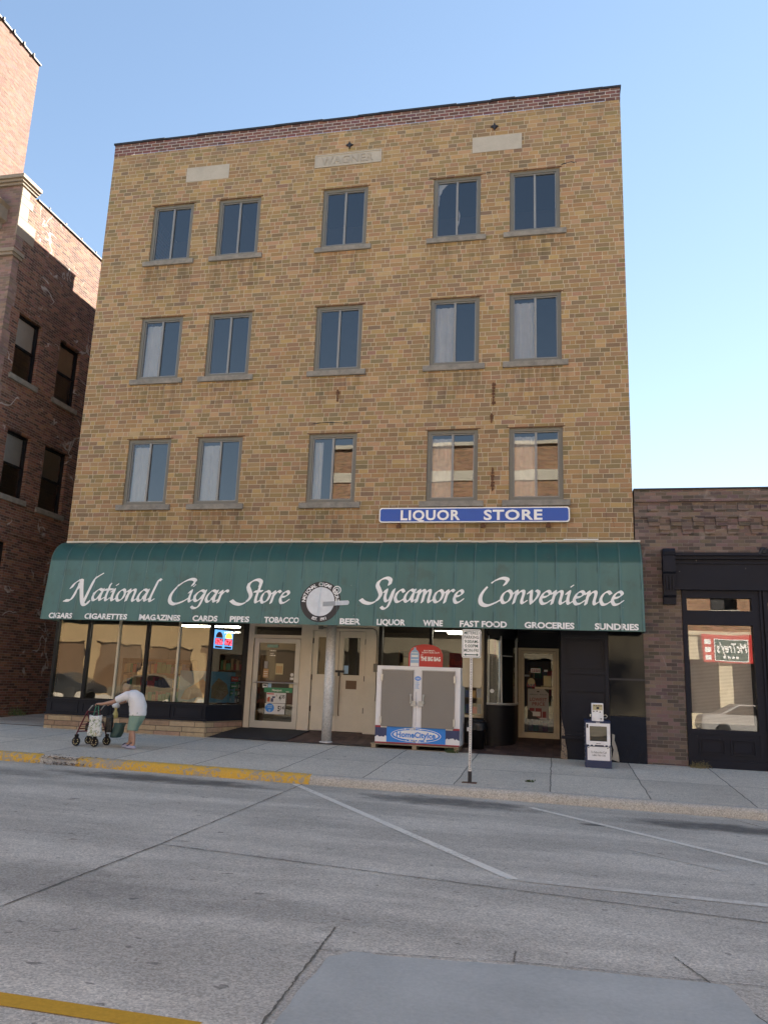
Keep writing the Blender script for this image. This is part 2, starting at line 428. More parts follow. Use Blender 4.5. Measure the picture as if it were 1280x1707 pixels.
# ------------------------------------------------------------------ materials
TAN = [(0.0, (.225, .152, .090)), (.12, (.268, .178, .096)), (.45, (.308, .203, .103)), (.75, (.335, .224, .111)), (.94, (.41, .285, .145)), (1.0, (.25, .168, .11))]
WIN_COLS = [(1.332, 2.442), (3.130, 4.250), (5.863, 6.991), (8.592, 9.711), (10.381, 11.516)]
M = {}
M['tan'] = brick('tan brick', .425, .1045, .0135, TAN, (.47, .395, .275), stain=.17, grain=.24, bump=.7, sills=(WIN_COLS, (11.38, 8.205, 5.065)))
M['purple'] = brick('purple red brick', .235, .088, .014, [(0, (.10, .05, .045)), (.5, (.19, .085, .07)), (1, (.13, .09, .085))], (.46, .43, .39), split=None, bond=.5, stain=.2)
M['dark'] = brick('dark red brick', .215, .068, .011, [(0, (.088, .044, .034)), (.5, (.172, .082, .056)), (.85, (.25, .125, .08)), (1, (.06, .042, .036))], (.24, .20, .165), split=None, bond=.5, white=.7, stain=.26)
M['tower'] = brick('pink tower brick', .23, .075, .012, [(0, (.125, .060, .043)), (.5, (.165, .085, .062)), (1, (.185, .11, .085))], (.185, .14, .11), split=None, bond=.5, stain=.3)
M['low'] = brick('brown violet brick', .21, .07, .009, [(0, (.095, .070, .060)), (.5, (.148, .110, .093)), (1, (.195, .148, .125))], (.19, .16, .14), split=None, bond=.5, stain=.25, white=.18)
M['across_tan'] = brick('yellow brick', .3, .085, .011, [(0, (.30, .2, .09)), (.5, (.42, .29, .14)), (1, (.5, .36, .18))], (.42, .38, .3), bond=.5, split=None)
M['across_red'] = brick('orange brick', .23, .075, .011, [(0, (.22, .11, .06)), (.5, (.34, .17, .09)), (1, (.4, .24, .14))], (.42, .38, .3), bond=.5, split=None)
M['stone'] = paint('limestone', (.42, .385, .32), .85, .22, 2.5, .15, bump=.25)
M['sill'] = paint('weathered sill stone', (.235, .22, .19), .9, .6, 6, .35, bump=.5)
M['conc'] = paint('pale concrete', (.36, .35, .32), .9, .15, 2, .1)
M['frame'] = paint('olive grey window paint', (.155, .150, .125), .5, .1)
M['frame2'] = paint('aluminium sash', (.25, .25, .24), .45, .08, metal=.2)
M['black'] = paint('black paint', (.009, .009, .011), .45, .3, spec=.2)
M['rubber'] = paint('black rubber', (.016, .016, .017), .8, .2)
M['navy'] = paint('navy black paint', (.010, .012, .020), .5, .3, 2, .1, spec=.2, chips=.78, chipcol=(.35, .34, .3))
M['navy_chip'] = paint('chipped navy paint', (.011, .013, .022), .55, .3, 2, .1, spec=.2, chips=.70, chipcol=(.42, .38, .32))
M['stucco'] = paint('rough navy stucco', (.010, .013, .022), .6, .3, 6, .2, bump=.9, spec=.2)
M['blackglass'] = paint('black structural glass', (.008, .009, .012), .10, .2, spec=.22)
M['cream'] = paint('dirty cream paint', (.62, .57, .47), .5, .22, 1.4, .06, chips=.8, chipcol=(.3, .26, .2))
M['cream2'] = paint('yellowed cream paint', (.52, .46, .34), .5, .2, 3, chips=.76, chipcol=(.1, .09, .08))
M['alu'] = paint('brushed aluminium', (.56, .56, .54), .38, .1, 3, .05, metal=.75)
M['alu_d'] = paint('dull aluminium', (.45, .45, .43), .5, .12, 3, .05, metal=.5)
M['chrome'] = paint('chrome', (.7, .7, .7), .15, .05, metal=1.0)
M['white'] = paint('white enamel', (.82, .82, .82), .35, .06, 2, .03)
M['white_d'] = paint('scuffed white enamel', (.80, .80, .81), .4, .10, 3, .04, chips=.74, chipcol=(.42, .43, .45))
M['letter'] = paint('white vinyl', (.86, .86, .84), .6, .05, 3, .03)
M['taupe'] = paint('taupe door sheet', (.235, .215, .190), .5, .08, 2, .05)
M['ice_blue'] = paint('bright blue print', (.02, .23, .72), .4, .06)
M['ice_navy'] = paint('dark blue print', (.03, .045, .13), .4, .25, 8)
M['red'] = paint('red print', (.50, .035, .03), .45, .1)
M['red_d'] = paint('dark red print', (.32, .02, .04), .45, .1)
M['lightblue'] = paint('pale blue print', (.30, .48, .70), .45, .1)
M['sign_blue'] = paint('royal blue sign sheet', (.018, .085, .40), .45, .12, 3, .05)
M['green_ink'] = paint('dark green ink', (.01, .07, .06), .5, .05)
M['green_print'] = paint('green print', (.03, .22, .10), .5, .1)
M['paper'] = paint('white paper', (.66, .67, .66), .7, .05)
M['paper_y'] = paint('yellowed paper', (.52, .46, .27), .7, .1)
M['paper_g'] = paint('grey poster paper', (.33, .33, .33), .7, .1)
M['tan_print'] = paint('tan print', (.42, .26, .12), .6, .2, 20)
M['ink'] = paint('black ink', (.01, .01, .012), .6, .05)
M['maroon_ink'] = paint('maroon ink', (.20, .02, .03), .6, .05)
M['navy_metal'] = paint('navy box paint', (.013, .028, .085), .4, .2, 4, .08, chips=.80, chipcol=(.3, .3, .3))
M['rust'] = paint('rust', (.13, .065, .035), .9, .4, 8)
M['iron'] = paint('black iron', (.02, .02, .025), .6, .3)
M['plastic_bag'] = paint('black bag plastic', (.012, .012, .013), .25, .3, 10, bump=.6)
M['curtain'] = paint('white curtain', (.82, .81, .78), .9, .15, 3, .1)
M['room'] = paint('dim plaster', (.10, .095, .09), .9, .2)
M['shopwall'] = paint('shop wall', (.09, .075, .06), .9, .2)
M['brownwood'] = paint('brown wood', (.14, .08, .04), .6, .25)
M['wood'] = paint('weathered pallet wood', (.30, .24, .16), .9, .3, 4, .2)
M['mat'] = paint('dark floor mat', (.028, .028, .030), .95, .25, 5, .25, bump=.4)
M['glass_up'] = glass('upper window glass', .05, (.70, .73, .76), .025, .8, f0=1.0)
M['glass_shop'] = glass('shop window glass', .06, (.78, .80, .77), .11, 1.0)
M['glass_door'] = glass('door glass', .004, (.66, .67, .64), .04, 1.2, f0=.42)
M['glass_low'] = glass('low shop glass', .08, (.93, .94, .94), .03, .7)
M['glass_old'] = glass('old sash glass', .06, (.92, .93, .95), .03, .8)
M['tube'] = emit('fluorescent tube', (1.0, .92, .75), 7.0)
M['led_red'] = emit('red led digits', (1.0, .05, .08), 1.3)
M['led_back'] = emit('lit blue panel', (.12, .35, .75), .35)

def mat_galv():
    n = N('galvanised steel').pos()
    v = n.n('ShaderNodeTexVoronoi'); v.inputs['Scale'].default_value = 45; n.t.links.new(n.P, v.inputs['Vector'])
    c = n.mul((.70, .70, .69), n.ma('MULTIPLY_ADD', v.outputs['Color'], .35, .75))
    c = n.mul(c, n.ma('MULTIPLY_ADD', n.noise(3, 4), .5, .72))
    return n.fin(c, n.ma('MULTIPLY_ADD', n.noise(9, 3), .25, .42), .2)
M['galv'] = mat_galv()

def mat_awning():
    n = N('green awning vinyl').pos()
    z = n.Z
    stre = n.noise(1.0, 5, .6, n.vec(n.ma('MULTIPLY', n.X, 3.0), 0.0, n.ma('MULTIPLY', z, .5)))
    big = n.noise(.7, 5, .6)
    # paler, greyer green on the hanging face, deeper green on the rolled top
    hang_mix = n.ma('MULTIPLY', n.ss(n.ma('ADD', z, n.ma('MULTIPLY', stre, .05)), 3.83, 3.77), n.ma('MULTIPLY_ADD', big, .5, .62))
    c = n.mix(hang_mix, (.022, .080, .066), (.078, .172, .158))
    c = n.mul(c, n.ma('MULTIPLY_ADD', stre, .5, .75))
    dirt = n.ma('MULTIPLY', n.ss(n.noise(1.6, 5, .65), .53, .68), .55)
    c = n.mix(n.ma('MULTIPLY', dirt, n.ss(z, 2.42, 2.9, 1, .55)), c, (.055, .06, .045))
    spots = n.ss(n.noise(26, 2, .5), .76, .79)
    c = n.mix(n.ma('MULTIPLY', spots, .6), c, (.4, .42, .4))
    f = n.ma('FRACT', n.ma('DIVIDE', n.ma('SUBTRACT', n.X, .07 + .403 / 2), .403)); f = n.ma('MULTIPLY', n.ma('SUBTRACT', f, .5), .403)
    rib_line = n.ma('MULTIPLY', n.ss(n.ma('ABSOLUTE', f), .014, .006), n.ma('MULTIPLY_ADD', n.noise(2.2, 4, .6), .9, .05))  # paler line along every rib
    c = n.mix(n.ma('MULTIPLY', rib_line, .55), c, (.20, .27, .25))
    rib_edge = n.ma('MULTIPLY', n.ss(n.ma('ABSOLUTE', n.ma('ADD', f, .028)), .02, .004), n.ss(n.noise(1.9, 4, .6), .42, .62))  # dark line along one side of each rib
    c = n.mix(n.ma('MULTIPLY', rib_edge, .55), c, (.02, .035, .03))
    n.bump(n.ma('ADD', n.noise(5, 3), n.ma('MULTIPLY', n.noise(160, 2), .2)), .18, .012)
    return n.fin(c, .46, 0, .45)
M['awning'] = mat_awning()

def mat_concrete(name, base, joints=False, road=False):
    n = N(name).pos()
    xy = n.P
    agg = n.noise(48, 4, .8, xy); med = n.noise(7, 4, .65, xy); big = n.noise(.55, 5, .6, xy)
    f = n.ma('ADD', n.ma('MULTIPLY_ADD', agg, 1.1, .45), n.ma('ADD', n.ma('MULTIPLY_ADD', med, .3, -.15), n.ma('MULTIPLY_ADD', big, .5, -.25)))
    c = n.mul(base, f)
    vo = n.n('ShaderNodeTexVoronoi'); vo.inputs['Scale'].default_value = 85; n.t.links.new(xy, vo.inputs['Vector']); sc = n.n('ShaderNodeSeparateColor'); n.t.links.new(vo.outputs['Color'], sc.inputs[0])
    c = n.mul(c, n.ma('MULTIPLY_ADD', sc.outputs[0], .5, .75))
    pe = n.noise(75, 1, .5, xy)
    c = n.mix(n.ma('MULTIPLY', n.ss(pe, .64, .72), .6), c, (.62, .60, .54))
    if road:
        tyre = n.noise(1.0, 5, .62, n.vec(n.ma('MULTIPLY', n.X, .35), n.ma('MULTIPLY', n.Y, 1.3)))
        c = n.mul(c, n.ss(tyre, .40, .62, .82, 1.05))
        spl = n.ss(n.noise(2.6, 4, .55, xy), .70, .76)
        c = n.mix(n.ma('MULTIPLY', spl, .55), c, (.05, .05, .05))
        small = n.ss(n.noise(6.5, 2, .5, n.vec(n.X, n.ma('MULTIPLY', n.Y, 1.6))), .695, .72)
        c = n.mix(n.ma('MULTIPLY', small, .5), c, (.035, .035, .035))
        # oil dropped where cars stand in the stalls, tyre polish beside the kerb
        for ox, oy, ax, ay, k in ((9.8, -4.75, 1.4, .5, .72), (13.4, -5.1, 1.3, .42, .72), (5.4, -4.75, 1.9, .45, .75), (2.2, -5.4, 2.2, .5, .35), (11.75, -5.75, .18, .10, .8), (8.0, -10.9, 2.6, .5, .22)):
            dx = n.ma('DIVIDE', n.ma('SUBTRACT', n.X, ox), ax); dy = n.ma('DIVIDE', n.ma('SUBTRACT', n.Y, oy), ay)
            r = n.ma('ADD', n.ma('MULTIPLY', dx, dx), n.ma('MULTIPLY', dy, dy))
            r = n.ma('ADD', r, n.ma('MULTIPLY_ADD', n.noise(2.6, 5, .65, xy), 2.2, -1.1))
            c = n.mix(n.ma('MULTIPLY', n.ss(r, 1.4, -.1), k), c, (.035, .035, .037))
    if joints:
        fx = n.ma('FRACT', n.ma('DIVIDE', n.ma('SUBTRACT', n.ma('ADD', n.X, n.ma('MULTIPLY_ADD', n.noise(2, 2, .5, xy), .05, -.025)), 9.78), 1.44))
        ex = n.ma('MULTIPLY', n.ma('MINIMUM', fx, n.ma('SUBTRACT', 1.0, fx)), 1.44)
        ey = n.ma('ABSOLUTE', n.ma('ADD', n.Y, 2.05))
        j = n.ma('MINIMUM', ex, ey)
        c = n.mix(n.ma('MULTIPLY', n.ss(j, .016, .004), .75), c, (.05, .048, .042))
        sl_, _ = n.wn(n.vec(n.ma('FLOOR', n.ma('DIVIDE', n.ma('SUBTRACT', n.X, 9.78), 1.44)), n.ma('GREATER_THAN', n.Y, -2.05), 4.0))
        c = n.mul(c, n.ma('MULTIPLY_ADD', sl_, .22, .89))
        gum = n.ss(n.noise(9, 1, .4, xy), .755, .77)
        c = n.mix(n.ma('MULTIPLY', gum, .6), c, (.06, .06, .06))
        rustp = n.ss(n.noise(1.1, 5, .7, xy), .66, .74)
        c = n.mix(n.ma('MULTIPLY', rustp, .4), c, (.16, .12, .07))
    n.bump(n.ma('ADD', agg, n.ma('MULTIPLY', med, .5)), .45, .006)
    return n.fin(c, .9, 0, .3)
M['road'] = mat_concrete('worn road concrete', (.55, .50, .415), road=True)
M['walk'] = mat_concrete('pavement concrete', (.58, .525, .43), joints=True)
M['kerbc'] = mat_concrete('kerb concrete', (.46, .43, .37))
M['patch'] = paint('blue grey road patch', (.43, .43, .39), .85, .28, 1.6, .16, bump=.3)
M['joint'] = paint('tar joint', (.14, .125, .10), .9, .5, 9)
M['ground'] = paint('distant ground', (.16, .15, .13), .95, .2, .1)

def mat_worn(name, col, under, lo, hi, scale=14):
    n = N(name).pos(); xy = n.P
    q = n.ma('ADD', n.noise(scale, 5, .72, xy), n.ma('MULTIPLY_ADD', n.noise(1.1, 3, .5, xy), .5, -.25))
    c = n.mul(col, n.ma('MULTIPLY_ADD', n.noise(40, 3, .7, xy), .5, .75))
    u = n.mul(under, n.ma('MULTIPLY_ADD', n.noise(70, 3, .75, xy), .75, .62))
    return n.fin(n.mix(n.ss(q, lo, hi), u, c), .8, 0, .3)
M['yellow_kerb'] = mat_worn('worn yellow kerb paint', (.64, .39, .06), (.36, .32, .25), .40, .50)
M['yellow'] = mat_worn('yellow road paint', (.56, .31, .03), (.2, .19, .17), .20, .30)
M['wline'] = mat_worn('worn white road paint', (.80, .75, .64), (.55, .50, .415), .34, .46, 22)
M['wline_f'] = mat_worn('faded white road paint', (.68, .64, .55), (.55, .50, .415), .46, .62, 18)

def mat_stonebase():
    n = N('split stone ledge').pos()
    u = n.ma('ADD', n.X, n.Y); row = n.ma('FLOOR', n.ma('DIVIDE', n.Z, .11)); fv = n.ma('FRACT', n.ma('DIVIDE', n.Z, .11))
    r, _ = n.wn(n.vec(row, 1.0, 2.0))
    cell = n.ma('MULTIPLY_ADD', r, .25, .42)
    uu = n.ma('ADD', n.ma('DIVIDE', u, cell), n.ma('MULTIPLY', r, 7.0)); fu = n.ma('FRACT', uu)
    e = n.ma('MINIMUM', n.ma('MULTIPLY', n.ma('MINIMUM', fu, n.ma('SUBTRACT', 1.0, fu)), .5), n.ma('MULTIPLY', n.ma('MINIMUM', fv, n.ma('SUBTRACT', 1.0, fv)), .11))
    m = n.ss(e, .002, .008); v, _ = n.wn(n.vec(n.ma('FLOOR', uu), row, 5.0))
    c = n.ramp(v, [(0, (.30, .20, .13)), (.4, (.40, .30, .18)), (.75, (.44, .34, .21)), (1, (.36, .22, .16))])
    c = n.mul(c, n.ma('MULTIPLY_ADD', n.noise(11, 5, .7), .9, .55))
    n.bump(n.ma('ADD', n.ma('MULTIPLY', m, .7), n.noise(9, 5, .7)), .7, .03)
    return n.fin(n.mix(m, (.1, .08, .06), c), .9)
M['ledge'] = mat_stonebase()
def mat_tile():
    n = N('dark red quarry tile').pos()
    k = n.ma('MINIMUM', *[n.ma('MINIMUM', n.ma('FRACT', n.ma('DIVIDE', q, .15)), n.ma('SUBTRACT', 1.0, n.ma('FRACT', n.ma('DIVIDE', q, .15)))) for q in (n.X, n.Y)])
    v, _ = n.wn(n.vec(n.ma('FLOOR', n.ma('DIVIDE', n.X, .15)), n.ma('FLOOR', n.ma('DIVIDE', n.Y, .15))))
    c = n.ramp(v, [(0, (.06, .035, .03)), (1, (.13, .075, .06))])
    c = n.mix(n.ss(k, .02, .06), (.05, .045, .04), c)
    c = n.mul(c, n.ma('MULTIPLY_ADD', n.noise(3, 5, .65), 1.2, .4))
    return n.fin(c, .7)
M['tile'] = mat_tile()

# ------------------------------------------------------------------ ground, road, pavement
def zroad(x, y): return -.21 - .012 * x - .01 * (max(y, -12.8) + 4) + (-.012 * (-12.8 - y) if y < -12.8 else 0)
def zwalk(x, y):
    t = min(max(-y / 4.0, 0), 1); x = max(min(x, 60), -60)
    return (.045 - .006 * x) * (1 - t) + (-.07 - .012 * x) * t
def strip(mb, xs, ys, zf):
    o = len(mb.v)
    mb.add([(x, y, zf(x, y)) for y in ys for x in xs], [(j * len(xs) + i, j * len(xs) + i + 1, (j + 1) * len(xs) + i + 1, (j + 1) * len(xs) + i) for j in range(len(ys) - 1) for i in range(len(xs) - 1)])
XS = list(np.linspace(-60, 60, 61))
g = MB(); g.quad((-900, -900, -2.4), (900, -900, -2.4), (900, 900, -2.4), (-900, 900, -2.4)); g.build('ground', M['ground'], kind='structure')
g = MB(); strip(g, XS, [-21.6, -17, -12.8, -8, -4.02], zroad); g.build('road', M['road'], kind='structure')
g = MB(); strip(g, XS, [-3.86, -2, -1, 0, .3], zwalk); g.build('sidewalk', M['walk'], kind='structure')
g = MB(); g.add([(-40, .3, .30), (.0, .3, .055), (.0, 16, .4), (-40, 16, .5)], [(0, 1, 2, 3)]); g.build('alley_ground', M['road'], kind='structure')
g = MB(); strip(g, XS, [-25.6, -21.75], lambda x, y: -.16 - .012 * x); g.build('far_sidewalk', M['walk'], kind='structure')
g = MB(); strip(g, XS, [-21.75, -21.6], lambda x, y: -.16 - .012 * x); g.add([(x, -21.6, -.16 - .012 * x - d) for d in (0, .3) for x in XS], [(i, i + 1, i + 1 + len(XS), i + len(XS)) for i in range(len(XS) - 1)]); g.build('far_kerb', M['kerbc'], kind='structure')
# kerb: rounded nose, yellow paint to x = 7.55, one broken stretch
rk = random.Random(3)
def kerb(x0, x1, n, name, m):
    mb = MB(); prof = [(-3.80, -.02), (-3.858, .002), (-3.93, -.001), (-3.975, -.02), (-4.0, -.055), (-4.015, -.2)]
    xs = np.linspace(x0, x1, n); vs = []
    for x in xs:
        j = rk.uniform(-.012, .012)
        br = max(0, 1 - ((x - 3.05) / .42) ** 2) * .7
        for k, (y, z) in enumerate(prof):
            vs.append((x, y + j * (k > 2) + br * .10 * (k in (3, 4)), zwalk(x, y) + z - br * (.07 if k in (2, 3) else .0) + j * .4 * (k > 2)))
    P5 = len(prof)
    mb.add(vs, [(i * P5 + k, i * P5 + k + 1, (i + 1) * P5 + k + 1, (i + 1) * P5 + k) for i in range(n - 1) for k in range(P5 - 1)])
    mb.build(name, m, smooth=True, kind='structure')
kerb(-60, -6, 40, 'kerb', M['yellow_kerb']); kerb(-6, 2.72, 60, 'kerb', M['yellow_kerb']); kerb(2.72, 3.4, 12, 'kerb', M['kerbc'])
kerb(3.4, 7.52, 50, 'kerb', M['yellow_kerb']); kerb(7.52, 20, 90, 'kerb', M['kerbc']); kerb(20, 60, 40, 'kerb', M['kerbc'])

def ribbon(name, pts, wd, m, lift=.004, jit=.0, n=40, zf=None, kind='structure', taper=False):
    mb = MB(); zf = zf or zroad; rr = random.Random(name + str(pts[0]))
    seg = []
    for (ax, ay), (bx, by) in zip(pts[:-1], pts[1:]):
        for i in range(n): t = i / n; seg.append((ax + (bx - ax) * t, ay + (by - ay) * t))
    seg.append(pts[-1]); vs = []
    for i, (x, y) in enumerate(seg):
        a = seg[max(i - 1, 0)]; b = seg[min(i + 1, len(seg) - 1)]; dx, dy = b[0] - a[0], b[1] - a[1]; L = math.hypot(dx, dy) or 1
        nx, ny = -dy / L, dx / L; o = rr.uniform(-jit, jit); ww = wd / 2 * (1 + (rr.uniform(-.5, .5) if jit else 0))
        for s in (-1, 1):
            px, py = x + nx * (ww * s + o), y + ny * (ww * s + o); vs.append((px, py, zf(px, py) + lift))
    mb.add(vs, [(2 * i, 2 * i + 1, 2 * i + 3, 2 * i + 2) for i in range(len(seg) - 1)])
    return mb.build(name, m, kind=kind)
ribbon('parking_line', [(7.30, -4.08), (10.95, -9.25)], .11, M['wline'])
ribbon('parking_line', [(10.95, -4.62), (13.37, -7.46), (15.2, -9.6)], .10, M['wline'])
ribbon('parking_line', [(10.97, -9.24), (14.5, -9.30), (18, -9.3)], .12, M['wline_f'])
ribbon('parking_line', [(12.05, -7.28), (12.85, -8.0)], .04, M['wline_f'])
ribbon('centre_line', [(-50, -12.85), (9.72, -12.85)], .13, M['yellow'], n=20)
ribbon('centre_line', [(-50, -13.15), (9.5, -13.15)], .13, M['yellow'], n=20)
for pts, wd in (([(7.75, -12.8), (7.68, -9.25), (7.42, -4.05)], .026), ([(-20, -9.05), (7.68, -9.25)], .012), ([(7.68, -9.25), (9.85, -9.5), (12.8, -9.84), (24, -10.6)], .028),
                ([(10.03, -14.2), (9.97, -12.5), (9.90, -11.15)], .026), ([(9.92, -11.62), (11.1, -11.40), (12.4, -11.32), (20, -11.2)], .012), ([(12.0, -10.95), (12.33, -11.95), (12.5, -12.9)], .02),
                ([(11.05, -11.2), (11.05, -11.42)], .02), ([(13.62, -4.05), (14.6, -6.2), (15.4, -8.0)], .028), ([(1.0, -4.1), (-2.5, -13)], .02)):
    ribbon('road_joint', pts, wd * .45, M['joint'], lift=.006, jit=.005, n=50)
g = MB(); rp = random.Random(5); L = []
edge = [(10.02, -13.6), (10.03, -12.6), (10.01, -11.75), (10.12, -11.60), (10.6, -11.56), (11.1, -11.46), (11.7, -11.42), (12.22, -11.38), (12.3, -11.9), (12.42, -12.8), (12.44, -13.6)]
for (ax, ay), (bx, by) in zip(edge, edge[1:] + edge[:1]):
    for i in range(6): t = i / 6; L.append((ax + (bx - ax) * t + rp.uniform(-.012, .012), ay + (by - ay) * t + rp.uniform(-.012, .012)))
c0 = (11.2, -12.5); g.add([(*c0, zroad(*c0) + .009)] + [(x, y, zroad(x, y) + .009) for x, y in L], [(0, 1 + i, 1 + (i + 1) % len(L)) for i in range(len(L))])
g.build('road_patch', M['patch'], kind='structure')
# leaves and grit lodged where the kerb is broken
g = MB(); rl = random.Random(11)
for i in range(420):
    x = rl.gauss(3.15, .28); y = -4.02 - abs(rl.gauss(0, .07)) + rl.uniform(0, .14); z = max(zroad(x, y), (zwalk(x, -4) - .06) if y > -4.0 else -9) + rl.uniform(.005, .05)
    if y > -3.9: z = zwalk(x, y) + .008
    s = rl.uniform(.008, .028); a = rl.uniform(0, 6.28); t = rl.uniform(-.6, .6)
    Mx = Matrix.Translation((x, y, z)) @ Matrix.Rotation(a, 4, 'Z') @ Matrix.Rotation(t, 4, 'X')
    g.k = rl.choice((0, 0, 1, 2)); g.add([Mx @ Vector(p) for p in ((-s, 0, 0), (0, -s * .45, .2 * s), (s, 0, 0), (0, s * .45, .2 * s))], [(0, 1, 2, 3)])
g.build('leaf_litter', [M['brownwood'], paint('dry leaf', (.2, .15, .09), .9), paint('grit', (.06, .05, .04), .9)], kind='stuff')

M['front'] = brick('mauve front brick', .22, .07, .008, [(0, (.18, .12, .10)), (.5, (.23, .155, .125)), (1, (.27, .19, .155))], (.24, .19, .16), split=None, bond=.5, stain=.25)

# ------------------------------------------------------------------ the tan brick building
BW = 12.9
B = thing('brick_building', 'four storey tan brick building with green awning and carved name stone', 'building', (6.45, 0, 0))
COLS = [(1.332, 2.442), (3.130, 4.250), (5.863, 6.991), (8.592, 9.711), (10.381, 11.516)]
ROWS = [(11.51, 13.089), (8.335, 9.967), (5.195, 6.807)]
ops = [(a, b, z0, z1) for z0, z1 in ROWS for a, b in COLS]
g = MB(); g.wall(FY3 := (lambda a, z, d: (a, d, z)), 0, BW, 2.62, 14.70, ops, .13)
g.wall(lambda a, z, d: (0, a, z), 0, 18, 0, 14.2, [], .1); g.wall(lambda a, z, d: (BW, a, z), 0, 18, 0, 14.2, [], .1); g.wall(lambda a, z, d: (a, 18, z), 0, BW, 0, 14.2, [], .1)
g.box(0, .28, .003, 4.95, 14.2, 14.70); g.box(BW - .28, BW, .003, 4.95, 14.2, 14.70); g.box(0, .28, 4.95, 18, 14.2, 14.6); g.box(BW - .28, BW, 4.95, 18, 14.2, 14.6)
g.build('wall', M['tan'], B)
g = MB()
xs = np.linspace(0, BW, 60); rq = random.Random(2)
top = [15.045 + rq.uniform(-.012, .008) for _ in xs]
for i in range(59): g.add([(xs[i], -.004, 14.703), (xs[i + 1], -.004, 14.703), (xs[i + 1], -.004, top[i + 1]), (xs[i], -.004, top[i]), (xs[i], .3, top[i]), (xs[i + 1], .3, top[i + 1])], [(0, 1, 2, 3), (3, 2, 5, 4)])
g.box(-.003, .297, .301, 4.95, 14.703, 15.04); g.box(BW - .297, BW + .003, .301, 4.95, 14.703, 15.04)
g.quad((-.004, -.004, 14.703), (-.004, .3, 14.703), (-.004, .3, 15.04), (-.004, -.004, 15.04)); g.quad((BW + .004, -.004, 14.703), (BW + .004, .3, 14.703), (BW + .004, .3, 15.04), (BW + .004, -.004, 15.04))
g.build('parapet', M['purple'], B)
g = MB(); x = -.03
while x < BW:
    l = min(rq.uniform(.5, .95), BW + .03 - x); dz = rq.uniform(-.012, .01)
    g.box(x, x + l - .001, -.035 + rq.uniform(-.006, .006), .33, 15.035 + dz, 15.085 + dz); x += l
for sx in (-.03, BW - .30): g.box(sx, sx + .33,   .335, 4.97, 15.035, 15.085)
g.build('coping', M['iron'], B)
g = MB(); g.box(.28, BW - .28, .3, 17.9, 14.1, 14.2); g.build('roof', M['mat'], B)
g = MB()
for z in (2.70, 5.0, 8.1, 11.25): g.box(.02, BW - .02, .15, 17.8, z, z + .12)
for z0, z1 in ((2.83, 4.99), (5.13, 8.09), (8.23, 11.24), (11.38, 14.08)):
    g.box(.03, BW - .03, 3.2, 3.28, z0, z1)
    for x in (2.8, 5.0, 7.8, 10.05): g.box(x, x + .06, .16, 3.19, z0, z1)
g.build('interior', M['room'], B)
# window: frame, two sashes with one mullion, stone sill, lintel; copied to all fifteen openings
WW, WH = 1.12, 1.61
def make_window():
    g = MB(); g.frame(0, WW, 0, WH, .035, .12, .085, .075)
    f = g.build('window', M['frame'], B, local=True)
    g = MB(); g.frame(.087, WW - .087, .077, WH - .077, .06, .105, .022); g.box(WW / 2 - .024, WW / 2 + .024, .055, .11, .1, WH - .1)
    g.build('sash', M['frame2'], f, local=True)
    for x0, x1, y in ((.11, WW / 2 - .025, .085), (WW / 2 + .025, WW - .11, .092)):
        g = MB(); g.quad((x0, y, .1), (x1, y, .1), (x1, y, WH - .1), (x0, y, WH - .1)); g.build('pane', M['glass_up'], f, local=True)
    g = MB(); g.box(-.14, WW + .13, -.055, .125, -.13, -.004); g.build('sill', M['sill'], f, local=True, bevel=.008)
    g = MB(); g.box(-.05, WW + .05, -.012, .03, WH + .001, WH + .02); g.build('lintel', M['rust'], f, local=True)
    return f
def curtain(parent, x0, x1, z0=.02, z1=WH - .12, torn=None, seed=0, amp=.018):
    rr = random.Random(seed); n = 26; g = MB(); ph = rr.uniform(0, 6)
    vs = []
    for i in range(n + 1):
        t = i / n; x = x0 + (x1 - x0) * t
        y = .145 + amp * math.sin(t * 17 + ph) + amp * .6 * math.sin(t * 31 + 2 * ph)
        vs += [(x, y, z0 + .012 * math.sin(9 * t + ph)), (x, y + .01, z1)]
    g.add(vs, [(2 * i, 2 * i + 2, 2 * i + 3, 2 * i + 1) for i in range(n)])
    return g.build('curtain', M['curtain'], parent, local=True, smooth=True)
wins = {}
proto = make_window()
for r, (z0, z1) in enumerate(ROWS):
    for c, (a, b) in enumerate(COLS):
        o = proto if (r, c) == (0, 0) else None
        wins[r, c] = o
for (r, c) in list(wins):
    off = Vector((COLS[c][0] + rq.uniform(0, .004), 0, ROWS[r][0])) - ORG[B]
    if wins[r, c] is None: wins[r, c] = copy_tree(proto, B, off)
    else: wins[r, c].location = off
    wins[r, c].scale = ((COLS[c][1] - COLS[c][0]) / WW, 1, (ROWS[r][1] - ROWS[r][0]) / WH)
for r, c, a, b in ((1, 0, .1, .53), (1, 3, .1, .56), (1, 4, .1, .56), (2, 0, .1, .56), (2, 1, .1, .56), (2, 3, .1, .56), (2, 4, .1, .56), (2, 2, .1, .3)):
    ORG[wins[r, c]] = ORG[B]
    curtain(wins[r, c], a, b, .1 if r == 1 else .06, WH - .16, seed=r * 7 + c, amp=.012)
    wins[r, c]['label'] = 'window with a pale curtain drawn over one half'
ORG[wins[0, 3]] = ORG[B]
g = MB()
tl = [(.115, 1.50), (.115, .9), (.128, .95), (.135, 1.2), (.18, 1.28), (.20, 1.36), (.27, 1.44), (.33, 1.485), (.28, 1.50)]
g.prism(tl, .097, .101); g.prism([(.53, .12), (.575, .12), (.578, .3), (.61, .42), (.625, .62), (.60, .78), (.60, .5), (.565, .44), (.55, .3)], .094, .098)
g.build('torn_sheet', M['curtain'], wins[0, 3], local=True); wins[0, 3]['label'] = 'window with torn white plastic sheet behind its glass'
M['pale_brick'] = paint('pale yellow brick', (.42, .31, .17), .9, .2, 6, .2)
